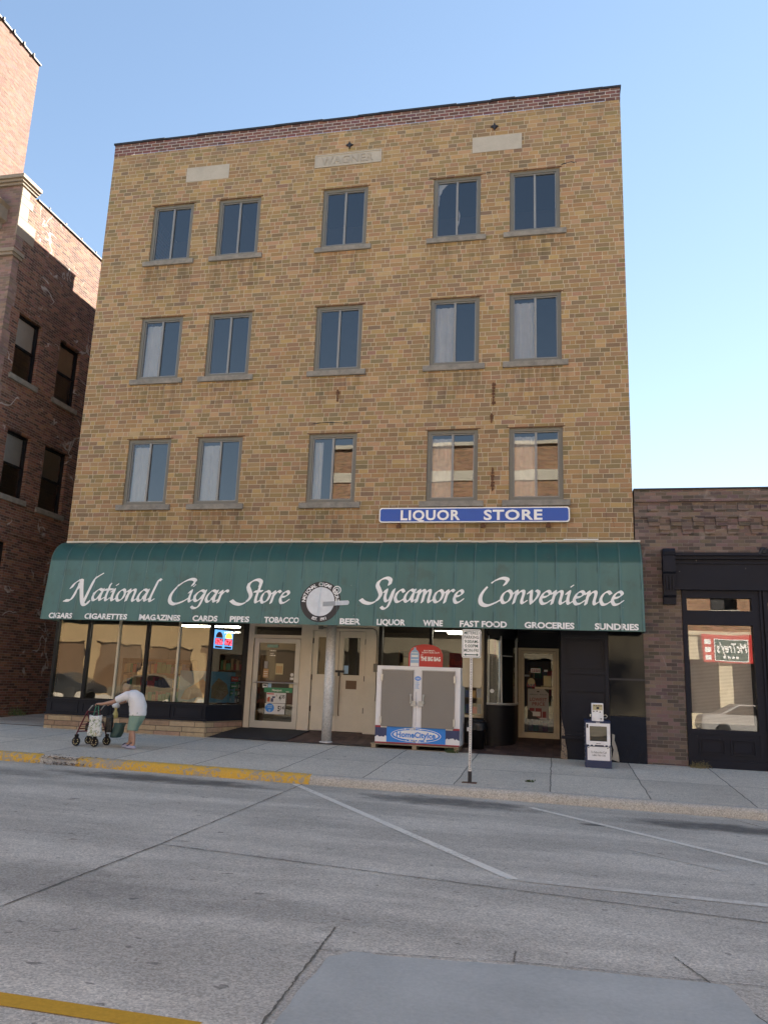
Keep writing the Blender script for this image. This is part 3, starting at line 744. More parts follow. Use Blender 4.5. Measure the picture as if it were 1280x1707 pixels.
# stones and ironwork on the front
for (x0, x1, z0, z1), lab in (((2.15, 3.32, 13.70, 14.11), None), ((9.50, 10.66, 13.68, 14.09), None)):
    g = MB(); g.box(x0, x1, -.012, .1, z0, z1); g.build('stone_plaque', M['stone'], B)
g = MB(); g.box(5.60, 7.29, -.014, .1, 13.71, 14.06); g.frame(5.60, 7.29, 13.71, 14.06, -.03, -.014, .03)
g.build('name_stone', M['stone'], B)
ns = D.objects['name_stone']; ns['label'] = 'limestone tablet carved WAGNER'
g = MB()
vs, fs = text2d('WAGNER', .012, 1.06); ax, bx = min(v[0] for v in vs), max(v[0] for v in vs); az, bz = min(v[1] for v in vs), max(v[1] for v in vs)
T = lambda v, y: (5.76 + (v[0] - ax) / (bx - ax) * 1.32, y, 13.775 + (v[1] - az) / (bz - az) * .215)
g.add([T(v, -.030) for v in vs], fs)
from collections import Counter
ec = Counter(tuple(sorted((f[i], f[(i + 1) % len(f)]))) for f in fs for i in range(len(f)))
for (i, j), k in ec.items():
    if k == 1: g.quad(T(vs[i], -.030), T(vs[j], -.030), T(vs[j], -.014), T(vs[i], -.014))
g.build('carved_letters', paint('carved stone', (.36, .33, .275), .85, .2, 3, .15), ns)
for x, z in ((6.47, 14.26), (10.02, 14.33)):
    g = MB(); g.prism([(x - .09, z), (x - .03, z - .03), (x, z - .1), (x + .03, z - .03), (x + .09, z), (x + .03, z + .03), (x, z + .1), (x - .03, z + .03)], -.05, -.001); g.build('wall_anchor', M['iron'], B)
for x, z, hh in ((6.49, 7.72, .28), (10.04, 7.62, .5), (10.03, 5.68, .5), (10.0, 7.05, .2)):
    g = MB(); rr = random.Random(int(x * 100 + z * 10))
    for i in range(7): q = z - hh / 2 + hh * i / 7; a = rr.uniform(.015, .04); g.box(x - a, x + a + rr.uniform(-.01, .02), -.012 - .002 * i, .01, q, q + hh / 7 * rr.uniform(.4, .85))
    g.box(x - .01, x + .01, -.03, .0, z - hh * .55, z + hh * .5)
    g.build('old_sign_bracket', M['rust'], B)
for x0, x1, z0, z1 in ((6.9, 7.1, 14.29, 14.40), (6.94, 7.02, 13.56, 13.64), (9.28, 9.66, 6.98, 7.075), (10.35, 10.75, 6.985, 7.08), (2.95, 3.35, 6.92, 7.02), (1.3, 1.6, 6.90, 7.0)):
    g = MB(); g.prism([(x0, z0 + .02), (x0 + .03, z0), (x1, z0 + .005), (x1 - .01, z1), (x0 + .01, z1 - .004)], -.006, -.0005); g.build('brick_patch', M['pale_brick'], B)
def crack(pts, w=.012):
    g = MB(); vs = []
    pp = []
    for (a, b), (c, d) in zip(pts[:-1], pts[1:]):
        for i in range(6): t = i / 6; pp.append((a + (c - a) * t + rq.uniform(-.008, .008), b + (d - b) * t + rq.uniform(-.008, .008)))
    pp.append(pts[-1])
    for i, (x, z) in enumerate(pp): ww = w * rq.uniform(.3, 1) ; vs += [(x, -.0022, z - ww / 2), (x + .004, -.0022, z + ww / 2)]
    g.add(vs, [(2 * i, 2 * i + 2, 2 * i + 3, 2 * i + 1) for i in range(len(pp) - 1)]); g.build('crack', M['ink'], B)
crack([(11.55, 13.15), (11.75, 13.2), (11.9, 13.17)], .03); crack([(9.72, 13.11), (9.9, 13.13), (10.1, 13.12)], .018); crack([(5.9, 7.05), (6.2, 7.08), (6.75, 7.05)], .025)
crack([(12.35, 4.75), (12.5, 4.78), (12.52, 4.6)], .01); crack([(12.36, 5.0), (12.36, 4.75)], .01); crack([(8.45, 13.10), (8.6, 13.12)], .02)

# ------------------------------------------------------------------ shopfront under the awning
YD = 1.2
def floorL(y): return .02 + .15 * y
def floorR(y): return -.03 + .1 * y
def pane(name, pts, m, parent): g = MB(); g.add(pts, [tuple(range(len(pts)))]); return g.build(name, m, parent)
g = MB(); g.quad((3.3, .02, .025), (7.6, .02, .018), (7.6, 1.5, .24), (3.3, 1.5, .24)); g.quad((7.6, .02, -.004), (12.3, .02, -.03), (12.3, 2.7, .24), (7.6, 2.7, .24))
g.build('entrance_floor', M['tile'], B)
g = MB(); g.box(.02, BW - .02, .05, 2.75, 2.60, 2.68); g.box(0.0, BW, .0, .12, 2.50, 2.615); g.build('soffit', M['room'], B)
# left display bay
g = MB(); g.box(.0, 3.90, -.045, .12, -.15, .345); g.prism([(3.90, -.045), (4.315, 1.2), (4.2, 1.22), (3.78, .1)], -.15, .345, 'z'); g.build('stone_base', M['ledge'], B, bevel=.01)
g = MB(); g.box(.0, 3.88, -.02, .1, .348, .70); g.prism([(3.88, -.02), (4.29, 1.2), (4.18, 1.2), (3.77, .1)], .348, .70, 'z')
g.box(-.02, 3.91, -.055, .12, .66, .702); g.box(-.02, 3.9, -.05, .1, .348, .39)
for a, b in ((.1, .8), (.9, 1.55), (1.62, 2.28), (2.38, 3.05), (3.12, 3.8)): g.frame(a, b, .40, .65, -.035, -.02, .03)
g.build('bulkhead', M['navy'], B)
fr = MB(); fr.box(.0, .07, -.02, .08, .703, 2.6)
for x, w2 in ((.86, .035), (2.33, .035), (3.865, .04)): fr.box(x - w2, x + w2, -.02, .07, .703, 2.6)
fr.box(.07, 3.83, -.01, .06, .703, .735); fr.prism([(4.19, 1.08), (4.30, 1.13), (4.30, 1.26), (4.16, 1.26)], .2, 2.6, 'z')
dw = fr.build('display_window', M['black'], B)
for x in (1.62, 3.10): fr = MB(); fr.box(x - .022, x + .022, -.012, .05, .736, 2.6); fr.build('mullion', M['cream2'], dw)
for a, b in ((.07, .825), (.895, 1.598), (1.642, 2.295), (2.365, 3.078), (3.122, 3.825)): pane('pane', [(a, .03, .735), (b, .03, .735), (b, .03, 2.6), (a, .03, 2.6)], M['glass_shop'], dw)
pane('pane', [(3.90, .06, .703), (4.21, 1.12, .703), (4.21, 1.12, 2.6), (3.90, .06, 2.6)], M['glass_door'], dw)
# shop interior behind the left bay
g = MB(); g.box(.1, 4.25, 5.5, 5.6, .0, 2.7); g.box(.06, .1, .12, 5.5, .0, 2.7); g.box(.1, 9.7, 1.32, 5.5, .1, .2); g.box(.1, 3.7, .15, 1.0, .2, .66)
g.box(4.26, 9.7, 5.5, 5.6, .0, 2.7); g.box(9.72, 9.80, 2.45, 5.6, .0, 2.7); g.box(9.8, 12.8, 5.0, 5.1, 0, 2.7); g.box(9.8, 12.8, 2.5, 5, .1, .2)
g.build('shop_interior', M['shopwall'], B)
# shop door 1
d = MB(); d.box(4.27, 4.43, YD - .06, YD + .1, .19, 2.62); d.box(5.58, 5.69, YD - .05, YD + .1, .2, 2.62); d.box(4.43, 5.58, YD - .05, YD + .1, 2.235, 2.31); d.box(4.43, 5.58, YD - .05, YD + .1, 2.50, 2.62)
dfr = d.build('door_frame', M['cream'], B)
pane('transom_pane', [(4.43, YD, 2.31), (5.58, YD, 2.31), (5.58, YD, 2.5), (4.43, YD, 2.5)], M['glass_door'], dfr)
d = MB(); d.frame(4.445, 5.565, .205, 2.225, YD - .03, YD + .02, .115, .10); d.box(4.56, 5.45, YD - .03, YD + .02, .305, .36)
dr = d.build('shop_door', M['alu_d'], B); dr['label'] = 'aluminium framed glass shop door covered in notices'
pane('pane', [(4.56, YD, .36), (5.45, YD, .36), (5.45, YD, 2.125), (4.56, YD, 2.125)], M['glass_door'], dr)
d = MB(); d.tube([(4.50, YD - .09, 1.22), (5.51, YD - .09, 1.22)], .016); d.tube([(4.50, YD - .09, 1.22), (4.50, YD - .03, 1.22)], .016); d.tube([(5.51, YD - .09, 1.22), (5.51, YD - .03, 1.22)], .016); d.build('push_bar', M['alu'], dr)
# cream doors
p = MB(); p.box(5.69, 5.86, YD - .07, YD + .1, .17, 2.62); p.box(7.12, 7.41, YD - .07, YD + .1, .17, 2.62); p.box(5.86, 7.12, YD - .06, YD + .1, 2.435, 2.62)
pl = p.build('door_surround', M['cream'], B)
for x0, x1, gx0, gx1 in ((5.875, 6.482, 5.99, 6.375), (6.494, 7.105, 6.595, 6.985)):
    d = MB(); d.wall(lambda a, z, q: (a, YD - .02 + q, z), x0, x1, .21, 2.425, [(gx0, gx1, 1.45, 2.29)], .05)
    d.box(x0, x1, YD + .03, YD + .04, .21, 1.45); d.frame(gx0 - .025, gx1 + .025, 1.425, 2.315, YD - .035, YD - .021, .024)
    d.box(x0 + .02, x1 - .02, YD - .026, YD - .021, 1.02, 1.035)
    o = d.build('panel_door', M['cream'], B)
    pane('pane', [(gx0, YD, 1.45), (gx1, YD, 1.45), (gx1, YD, 2.29), (gx0, YD, 2.29)], M['glass_door'], o)
    hx = x1 - .05 if x0 < 6 else x0 + .05
    d = MB(); d.tube([(hx, YD - .03, .55), (hx, YD - .07, .58), (hx, YD - .07, 1.38), (hx, YD - .03, 1.41)], .012); d.build('pull_handle', M['rust'] if x0 > 6 else M['alu_d'], o)
    d = MB(); ex = x0 - .006 if x0 < 6 else x1 + .006
    for z in (.68, 1.38, 2.2): d.box(ex - .014, ex + .014, YD - .045, YD - .021, z - .06, z + .06)
    d.build('hinge', M['iron'], o)
    if x0 > 6:
        d = MB(); d.box(6.68, 6.93, YD - .03, YD - .0215, 1.14, 1.33); d.build('brown_plate', M['brownwood'], o)
        d = MB(); d.box(6.43, 6.64, YD - .06, YD - .036, 1.50, 1.55); d.box(6.5, 6.54, YD - .07, YD - .036, 1.42, 1.52); d.build('hasp', M['iron'], o)
        d = MB(); d.box(6.62, 6.72, YD - .008, YD - .004, 1.48, 1.66); d.build('sticker', M['lightblue'], o)
c = MB(); c.tube([(6.05, YD - .08, 2.50), (7.28, YD - .08, 2.50), (7.36, YD - .08, 2.46), (7.385, YD - .08, 2.3), (7.385, YD - .08, 1.55)], .012); c.box(6.0, 6.1, YD - .11, YD - .07, 2.46, 2.54)
c.box(7.33, 7.43, YD - .13, YD - .07, 1.54, 1.72); c.tube([(7.38, YD - .09, 1.54), (7.40, YD - .09, 1.2), (7.385, YD - .09, .9)], .008); c.build('conduit', M['frame'], B)
# window behind the ice box
g = MB(); g.box(7.41, 9.82, 1.2, 1.32, .0, .66); g.box(9.80, 9.86, 1.0, 1.32, .0, 2.6); g.build('bulkhead', M['black'], B)
g = MB(); g.box(7.41, 7.49, 1.18, 1.3, .66, 2.6); g.box(8.56, 8.63, 1.19, 1.3, .66, 2.6); dw2 = g.build('display_window', M['black'], B)
g = MB(); g.box(9.735, 9.795, 1.17, 1.29, .64, 2.6); g.box(9.0, 9.73, 1.19, 1.29, .64, .69); g.build('mullion', M['cream2'], dw2)
for a, b in ((7.49, 8.56), (8.63, 9.735)): pane('pane', [(a, 1.25, .66), (b, 1.25, .66), (b, 1.25, 2.6), (a, 1.25, 2.6)], M['glass_door'], dw2)
# curved corner into the right entrance
def arc(cx, cy, r, a0, a1, n): return [(cx + r * math.cos(math.radians(a0 + (a1 - a0) * i / n)), cy + r * math.sin(math.radians(a0 + (a1 - a0) * i / n))) for i in range(n + 1)]
A = [(9.865, 1.02)] + arc(9.93, 1.52, .52, -86, -4, 9) + [(10.47, 2.4)]
def curved(pts, z0, z1): g = MB(); g.add([(x, y, z) for x, y in pts for z in (z0, z1)], [(2 * i, 2 * i + 2, 2 * i + 3, 2 * i + 1) for i in range(len(pts) - 1)]); return g
curved(A, .0, .93).build('curved_bulkhead', M['black'], B, smooth=True)
cw = curved([(x - .0, y - .0) for x, y in A], 2.35, 2.6).build('curved_window', M['black'], B)
curved([(x - .01, y + .012) for x, y in A], .97, 2.35).build('pane', M['glass_shop'], cw, smooth=True)
g = MB(); g.tube([(x, y, .95) for x, y in A], .025); g.tube([(9.9, 1.01, .95), (9.9, 1.01, 2.4)], .012); g.tube([(10.18, 1.06, .95), (10.16, 1.06, 2.4)], .016); g.tube([(10.47, 1.7, .95), (10.47, 1.7, 2.4)], .014)
g.tube([(9.95, .985, 1.98), (10.4, 1.2, 1.97)], .012); g.build('metal_trim', M['alu_d'], cw)
g = MB(); g.lathe([(.0, .0), (.045, .0), (.045, .012), (.0, .012)], 0, 0, 16, Matrix.Translation((9.98, .97, 1.22)) @ Matrix.Rotation(math.pi / 2, 4, 'X')); g.build('round_sticker', M['paper'], cw)
# recessed right door
Y2 = 2.4
g = MB(); g.box(10.40, 12.3, Y2 + .06, Y2 + .16, 2.225, 2.62); g.box(11.40, 12.3, Y2 + .06, Y2 + .16, .1, 2.225); g.build('door_panelling', M['navy'], B)
d = MB(); d.frame(10.475, 11.395, .2, 2.22, Y2 - .04, Y2 + .06, .06, .055)
d.build('door_frame', M['cream2'], B)
d = MB(); d.frame(10.54, 11.33, .215, 2.155, Y2 - .03, Y2 + .03, .07, .06); d.box(10.61, 11.26, Y2 - .03, Y2 + .03, .275, .33); d.box(10.85, 11.26, Y2 - .035, Y2 + .02, 1.30, 1.345)
dr2 = d.build('shop_door', M['cream2'], B); dr2['label'] = 'cream framed glass door with a LOWEST PRICE poster'
pane('pane', [(10.61, Y2, .33), (11.26, Y2, .33), (11.26, Y2, 2.1), (10.61, Y2, 2.1)], M['glass_door'], dr2)
d = MB(); d.box(10.555, 10.60, Y2 - .07, Y2 - .031, 1.22, 1.5); d.lathe([(.0, 0), (.03, 0), (.03, .03), (0, .03)], 0, 0, 12, Matrix.Translation((10.577, Y2 - .05, 1.15)) @ Matrix.Rotation(math.pi / 2, 4, 'X')); d.build('lock_handle', M['cream2'], dr2)
# right flank: navy panelling and black glass pier
g = MB(); g.box(11.44, 12.345, .0, .12, -.1, 2.62); g.box(11.42, 11.44, .01, 2.45, -.1, 2.62)
g.frame(11.44, 12.345, .42, 2.40, -.03, .0, .07); g.box(11.51, 12.275, -.03, .0, 1.28, 1.34); g.box(11.51, 12.275, -.03, 0, 1.62, 1.68); g.frame(11.56, 12.23, 1.73, 2.28, -.018, .0, .015)
g.box(11.42, 12.36, -.045, .0, .36, .418)
g.build('navy_panelling', M['navy'], B)
g = MB(); g.prism([(11.42, -.12), (11.53, -.12), (11.52, .15), (11.49, .3), (11.475, .52), (11.45, .62), (11.43, .74), (11.415, .5)], -.035, -.001); g.box(11.40, 11.50, -.03, .2, -.12, .12); g.build('rotten_post', paint('flaking wood', (.26, .2, .14), .9, .4, 9, chips=.55, chipcol=(.05, .05, .06)), B)
g = MB(); g.box(12.35, 13.02, -.03, .1, 1.56, 2.62); g.box(12.35, 13.02, -.031, .1, .845, 1.525); g.build('glass_pier', M['blackglass'], B)
g = MB(); g.box(12.35, 13.02, -.034, .1, 1.525, 1.56); g.build('pier_trim', M['iron'], B)
g = MB(); g.add([(12.35 + .67 * i / 14, -.035 + rq.uniform(-.012, .006), -.15 + .99 * j / 16) for j in range(17) for i in range(15)], [(j * 15 + i, j * 15 + i + 1, (j + 1) * 15 + i + 1, (j + 1) * 15 + i) for j in range(16) for i in range(14)]); g.build('pier_base', M['stucco'], B, smooth=True)
g = MB(); g.prism([(12.36, .02), (12.50, -.02), (12.49, .1), (12.46, .25), (12.42, .38), (12.43, .48), (12.38, .5), (12.37, .3), (12.40, .2)], -.06, -.05); g.build('bare_patch', M['stone'], B)
# column of galvanised pipe that carries the corner
t = thing('steel_column', 'round galvanised steel column in front of the cream double doors', 'column', (6.56, .22, .03))
g = MB(); g.lathe([(.106, 0), (.106, 2.6)], 0, 0, 28); g.lathe([(.110, .9), (.110, .915), (.107, .918)], 0, 0, 28); g.build('pipe', M['galv'], t, local=True, smooth=True)
g = MB(); g.lathe([(.15, -.01), (.15, .015), (.118, .03)], 0, 0, 24); g.build('base_ring', M['galv'], t, local=True)

# ------------------------------------------------------------------ awning
AX0, AX1, AZ0, AZ1 = .07, 12.99, 2.43, 4.27
def aw_prof(s):
    # 0 at the wall, 1 at the lower hem
    L1 = .42
    if s < L1:
        a = s / L1 * math.pi / 2; return -.03 - .57 * math.sin(a), 3.70 + .57 * math.cos(a)
    t = (s - L1) / (1 - L1); return -.60 - .13 * t, 3.70 + (AZ0 - 3.70) * t
RIB = .403
def aw_rel(x):
    f = ((x - AX0) / RIB) % 1.0; d = min(f, 1 - f) * RIB
    return .024 * math.exp(-(d / .013) ** 2) - .014 * math.sin(math.pi * f) * (1 + .4 * math.sin(x * 2.3))
def aw_y(x, z): # outer face of the hanging part
    t = (3.70 - z) / (3.70 - AZ0); return -.60 - .13 * t - aw_rel(x) * .9
AW = thing('awning', 'long dark green vinyl awning with white script lettering over the shopfronts', 'awning', (6.5, 0, 3.3))
nx = 33 * 8 ; ns_ = 34
xsA = sorted({AX0 + RIB * (k + q) for k in range(33) for q in (0, .02, .045, .09, .2, .35, .5, .65, .8, .91, .955, .98) if AX0 + RIB * (k + q) <= AX1} | {AX1})
g = MB(); vs = []
ra = np.random.RandomState(4)
wr = [(ra.uniform(3, 14), ra.uniform(2, 9), ra.uniform(0, 6), ra.uniform(.0006, .0018)) for _ in range(14)]
for i, x in enumerate(xsA):
    for j in range(ns_ + 1):
        s = j / ns_; y, z = aw_prof(s); r = aw_rel(x) * (.3 + .7 * min(1, s * 3)); k = min(1, s * 3) * (s < .995)
        wv = sum(a * math.sin(p * x + q * z + f) for p, q, f, a in wr) * k
        a = min(s / .42, 1) * math.pi / 2
        vs.append((x, y - (r * .9) * math.sin(a) + min(wv, .0) * .8, z + r * .9 * math.cos(a)))
nj = ns_ + 1
g.add(vs, [(i * nj + j, i * nj + j + 1, (i + 1) * nj + j + 1, (i + 1) * nj + j) for i in range(len(xsA) - 1) for j in range(ns_)])
# hem turned under and end panels
hem = [(x, aw_y(x, AZ0), AZ0) for x in xsA]
g.add(hem + [(x, -.70, AZ0 + .06) for x in xsA], [(i, i + 1, len(hem) + i + 1, len(hem) + i) for i in range(len(hem) - 1)])
for x in (AX0, AX1):
    pr_ = [aw_prof(j / ns_) for j in range(ns_ + 1)] + [(-.03, AZ0)]
    g.add([(x, y, z) for y, z in pr_], [tuple(range(len(pr_)))])
cn = g.build('canopy', M['awning'], AW, smooth=True)
g = MB(); x = AX0 - .05
while x < AX1:
    l = rq.uniform(.3, 1.1); x2 = min(x + l, AX1 + .03); dz = rq.uniform(-.006, .01); g.box(x, x2, -.045, -.002, 4.283 + dz, 4.322 + dz); x = x2 + .004
g.build('flashing', M['cream'], AW)
g = MB()
for x, dx, hh in ((3.9, .02, .05), (5.6, .015, .04), (8.95, -.05, .09), (9.1, .05, .05), (11.9, .06, .03), (2.2, .02, .03)): g.tube([(x, -.03, 4.31), (x + dx * .4, -.05, 4.31 + hh * .6), (x + dx, -.05, 4.31 + hh)], .008, 5)
g.box(11.5, 12.2, -.06, -.003, 4.32, 4.35); g.build('caulk', M['paper'], AW)
PA = lambda off: (lambda x, z: (x, aw_y(x, z) - off, z))
for word, x0, x1, zb, un in (('National', .56, 2.90, 2.865, .47), ('Cigar', 3.10, 4.50, 2.868, .46), ('Store', 4.54, 5.86, 2.872, .46),
                             ('Sycamore', 7.38, 9.53, 2.935, .46), ('Convenience', 9.83, 12.62, 2.94, .465)):
    g = MB(); pen_word(g, word, x0, x1, zb, un, PA(.007)); g.build('script_lettering', M['letter'], AW)
for word, x0, x1 in (('CIGARS', .26, .85), ('CIGARETTES', 1.15, 2.19), ('MAGAZINES', 2.49, 3.44), ('CARDS', 3.73, 4.30), ('PIPES', 4.58, 5.02), ('TOBACCO', 5.35, 6.12), ('BEER', 6.99, 7.43), ('LIQUOR', 7.77, 8.36), ('WINE', 8.72, 9.12), ('FAST FOOD', 9.46, 10.39), ('GROCERIES', 10.73, 11.68), ('SUNDRIES', 12.06, 12.87)):
    g = MB(); text_fit(g, word, x0, x1, 2.452, 2.575, PA(.014), .04); g.build('goods_lettering', M['letter'], AW)
EX, EZ = 6.545, 2.915
g = MB(); disc_field(g, EX, EZ, 0, .43, PA(.005)); em = g.build('emblem', paint('emblem brown black', (.032, .028, .028), .55, .2), AW)
g = MB(); disc_field(g, EX - .005, EZ, 0, .305, PA(.009)); g.build('emblem_disc', paint('crackled white vinyl', (.68, .71, .73), .55, .2, 9, .1), em)
g = MB(); disc_field(g, EX + .335, EZ + .245, .072, .092, PA(.013)); disc_field(g, EX + .335, EZ + .245, .035, .05, PA(.013)); g.build('smoke_swirl', M['letter'], em)
g = MB(); g.k = 0; g.add([PA(.014)(x, z) for x, z in [(6.60 + .27 * i / 6, 2.815 + .02 * i / 6 + .095 * j) for j in (0, 1) for i in range(7)]], [(i, i + 1, i + 8, i + 7) for i in range(6)])
g.k = 1; n_ = 12; tip = [(6.87 + .29 * i / n_, 2.838 + .018 * i / n_ + .095 * j * 1.0) for j in (0, 1) for i in range(n_ + 1)]
tip = [(x, z + (.03 if j == 0 and x > 7.14 else 0) - (.03 if j == 1 and x > 7.14 else 0)) for k, (x, z) in enumerate(tip) for j in ((0,) if k <= n_ else (1,))]
g.add([PA(.014)(x, z) for x, z in tip], [(i, i + 1, i + n_ + 2, i + n_ + 1) for i in range(n_)])
g.build('cigar_picture', [paint('grey vinyl', (.33, .36, .38), .6, .2, 20), paint('pale grey vinyl', (.58, .62, .65), .6, .2, 20)], em)
def ring_text(mb, s, a0, a1, R, hgt, inward=False):
    # letters around a circle, a in degrees clockwise from the top
    n = len(s)
    for i, ch in enumerate(s):
        if ch == ' ': continue
        a = math.radians(a0 + (a1 - a0) * i / (n - 1)); vs, fs = text2d(ch, .03)
        if not vs: continue
        ax, bx = min(v[0] for v in vs), max(v[0] for v in vs); sc = hgt / .72
        out = []
        for v in vs:
            lx = (v[0] - (ax + bx) / 2) * sc; lz = v[1] * sc - hgt / 2
            if inward: ang = math.pi - a; px, pz = EX + math.sin(a) * R, EZ + math.cos(a) * R; ct, st = math.cos(a + math.pi), math.sin(a + math.pi)
            else: px, pz = EX + math.sin(a) * R, EZ + math.cos(a) * R; ct, st = math.cos(a), math.sin(a)
            out.append(PA(.016)(px + lx * ct + lz * st, pz - lx * st + lz * ct))
        mb.add(out, fs)
g = MB(); ring_text(g, 'NATIONAL CIGAR STORE', -86, 86, .367, .075); g.build('emblem_lettering', M['letter'], em); g = MB(); ring_text(g, 'EST. 1911', 202, 158, .367, .06, True); g.build('date_lettering', M['letter'], em)

# ------------------------------------------------------------------ LIQUOR STORE sign
t = thing('store_sign', 'long blue sign with white letters LIQUOR STORE bolted above the awning', 'sign', (9.6, 0, 4.86))
SL = lambda y: (lambda x, z: (x, y, z - .0022 * (x - 9.6)))
P3 = lambda pts, y: [SL(y)(*p) for p in pts]
g = MB(); rr_ = rrect(7.595, 11.635, 4.705, 5.03, .06); n_ = len(rr_)
g.add(P3(rr_, -.10) + P3(rr_, -.075), [tuple(range(n_)), tuple(range(2 * n_ - 1, n_ - 1, -1))] + [(i, i + n_, (i + 1) % n_ + n_, (i + 1) % n_) for i in range(n_)]); g.build('sign_panel', M['letter'], t)
g = MB(); r3 = rrect(7.62, 11.61, 4.728, 5.007, .05); g.add(P3(r3, -.1025), [tuple(range(len(r3)))]); g.build('blue_field', M['sign_blue'], t)
g = MB(); text_fit(g, 'LIQUOR', 8.07, 9.36, 4.752, 4.975, SL(-.106), .03, 1.1); text_fit(g, 'STORE', 9.86, 11.08, 4.750, 4.972, SL(-.106), .03, 1.1); g.build('lettering', M['letter'], t)
g = MB()
for x in (8.02, 9.85, 11.2): g.box(x - .03, x + .03, -.074, .0, 4.66, 5.0); g.box(x - .05, x + .05, -.06, -.003, 4.60, 4.66)
g.build('bracket', M['rust'], t)

# ------------------------------------------------------------------ neighbours
def simple_window(parent, P, a0, a1, z0, z1, dep, shade, wall_face=-.05, sillm=None, fm=None, lo=-999):
    # sash window in an opening of a wall given by P(a, z, depth)
    def bx(mb, a, b, c, d, e, f):
        vs = [P(x, z, y) for z in (c, d) for y in (e, f) for x in (a, b)]
        mb.add(vs, [(0, 2, 3, 1), (4, 5, 7, 6), (0, 1, 5, 4), (2, 6, 7, 3), (0, 4, 6, 2), (1, 3, 7, 5)])
    g = MB(); t = .06; bx(g, a0, a0 + t, z0, z1, dep - .08, dep); bx(g, a1 - t, a1, z0, z1, dep - .08, dep); bx(g, a0 + t, a1 - t, z1 - t, z1, dep - .08, dep); bx(g, a0 + t, a1 - t, z0, z0 + t, dep - .08, dep)
    zm = (z0 + z1) / 2; bx(g, a0 + t, a1 - t, zm - .03, zm + .03, dep - .07, dep - .01)
    w_ = g.build('window', fm or M['black'], parent)
    g = MB(); y = dep - .04; g.quad(P(a0 + t, z0 + t, y), P(a1 - t, z0 + t, y), P(a1 - t, z1 - t, y), P(a0 + t, z1 - t, y)); g.build('pane', M['glass_old'], w_)
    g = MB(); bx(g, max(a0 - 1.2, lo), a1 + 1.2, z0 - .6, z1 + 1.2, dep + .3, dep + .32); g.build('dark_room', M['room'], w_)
    g = MB(); bx(g, a0 + t, a1 - t, zm - .0, z1 - t, dep + .02, dep + .03); g.build('roller_blind', shade, w_)
    g = MB(); bx(g, a0 - .1, a1 + .1, z0 - .14, z0 - .001, wall_face, dep - .08); g.build('sill', sillm or M['sill'], w_)
    return w_
LBX = -2.5
M['trim'] = paint('tan brown trim stone', (.26, .215, .165), .85, .25, 2.5, .15, bump=.25)
LB = thing('brick_building', 'dark red brick office building with stone corner, left of the tan block', 'building', (-5.7, 0, 0))
PL = lambda a, z, d: (LBX - d, a, z)
lops = [(.38, 1.34, 8.86, 10.60), (2.2, 3.2, 8.86, 10.62), (.56, 1.5, 5.70, 7.42), (2.14, 3.2, 5.66, 7.46), (.1, 1.12, 1.7, 4.5), (5, 6, 8.86, 10.6), (5, 6, 5.66, 7.46)]
g = MB(); g.wall(PL, -.17, 16, -.5, 13.95, lops, .2)
g.wall(lambda a, z, d: (a, 16, z), -9, LBX, 0, 13.9, [], .2); g.quad((-9, -.1, 13.5), (LBX, -.1, 13.5), (LBX, 16, 13.5), (-9, 16, 13.5))
g.build('wall', M['dark'], LB)
g = MB(); g.wall(lambda a, z, d: (a, -.172, z), -9, LBX, -.5, 14.0, [], .2); g.build('front_wall', M['front'], LB)
for i, o in enumerate(lops):
    simple_window(LB, PL, *o, .18, M['curtain'] if i < 4 else M['room'], lo=-.1)
    g = MB(); n_ = 9; zt = o[3]
    for k in range(14):
        f0, f1 = k / 14, (k + 1) / 14; am = (f0 + f1) / 2 - .5; x0, x1 = o[0] - .1 + (o[1] - o[0] + .2) * f0, o[0] - .1 + (o[1] - o[0] + .2) * f1
        r_ = .035 * (1 - 4 * am * am); g.box(LBX - .05, LBX + .012, x0 + .006, x1 - .006, zt + .0 + r_, zt + .30 + r_ + .05)
    g.build('brick_arch', M['dark'], LB)
for z0, z1, y1 in ((13.1, 13.5, .16), (13.5, 13.72, .30), (13.72, 13.95, .12), (12.55, 13.1, .52), (12.2, 12.55, .1), (11.3, 11.9, .05), (10.6, 11.3, .12), (9.9, 10.6, .03), (9.2, 9.9, .12), (8.5, 9.2, .04), (7.8, 8.5, .1), (6, 7.8, .05), (4.9, 6, .1)):
    g = MB(); g.box(LBX - .03, LBX + .012 + .002 * (z0 % 1), -.19 - .003 * (z0 % 1), y1, z0 + .004, z1 - .004); g.build('quoin', M['trim'] if z0 > 12.5 else M['front'], LB)  # lower stones take the darker front colour: their shade is put into the colour
g = MB(); g.box(-9.0, LBX + .03, -.24, .40, 14.0, 14.07); g.box(-9.0, LBX + .07, -.30, .42, 14.07, 14.14); g.box(-9.0, LBX + .12, -.36, .44, 14.14, 14.24); g.box(-9, LBX + .05, -.27, .12, 11.92, 12.0); g.box(-9, LBX + .09, -.31, .14, 12.0, 12.1); g.build('cornice', M['trim'], LB)
g = MB(); g.box(LBX - .3, LBX + .05, .44, 16, 13.951, 13.99)
for i in range(14): g.box(LBX + .02, LBX + .06, .9 + i * .78, .95 + i * .78, 13.99, 14.04)
g.build('coping', M['iron'], LB)
g = MB(); g.box(LBX - .02, LBX + .03, -.17, 16, 4.72, 4.82); g.build('belt_course', M['dark'], LB)
g = MB(); g.prism([(-4.6, 12.75), (-2.98, 12.75), (-2.98, 12.9), (-2.86, 12.95), (-2.86, 13.3), (-3.25, 13.68), (-3.4, 13.72), (-4.6, 13.72), (-4.6, 13.5), (-3.45, 13.45), (-3.12, 13.2), (-3.12, 12.98), (-4.6, 12.95)], -.62, -.17)
g.prism([(-4.6, 13.6), (-3.3, 13.58), (-2.88, 13.3), (-2.78, 13.38), (-3.25, 13.8), (-4.6, 13.84)], -.68, -.17)
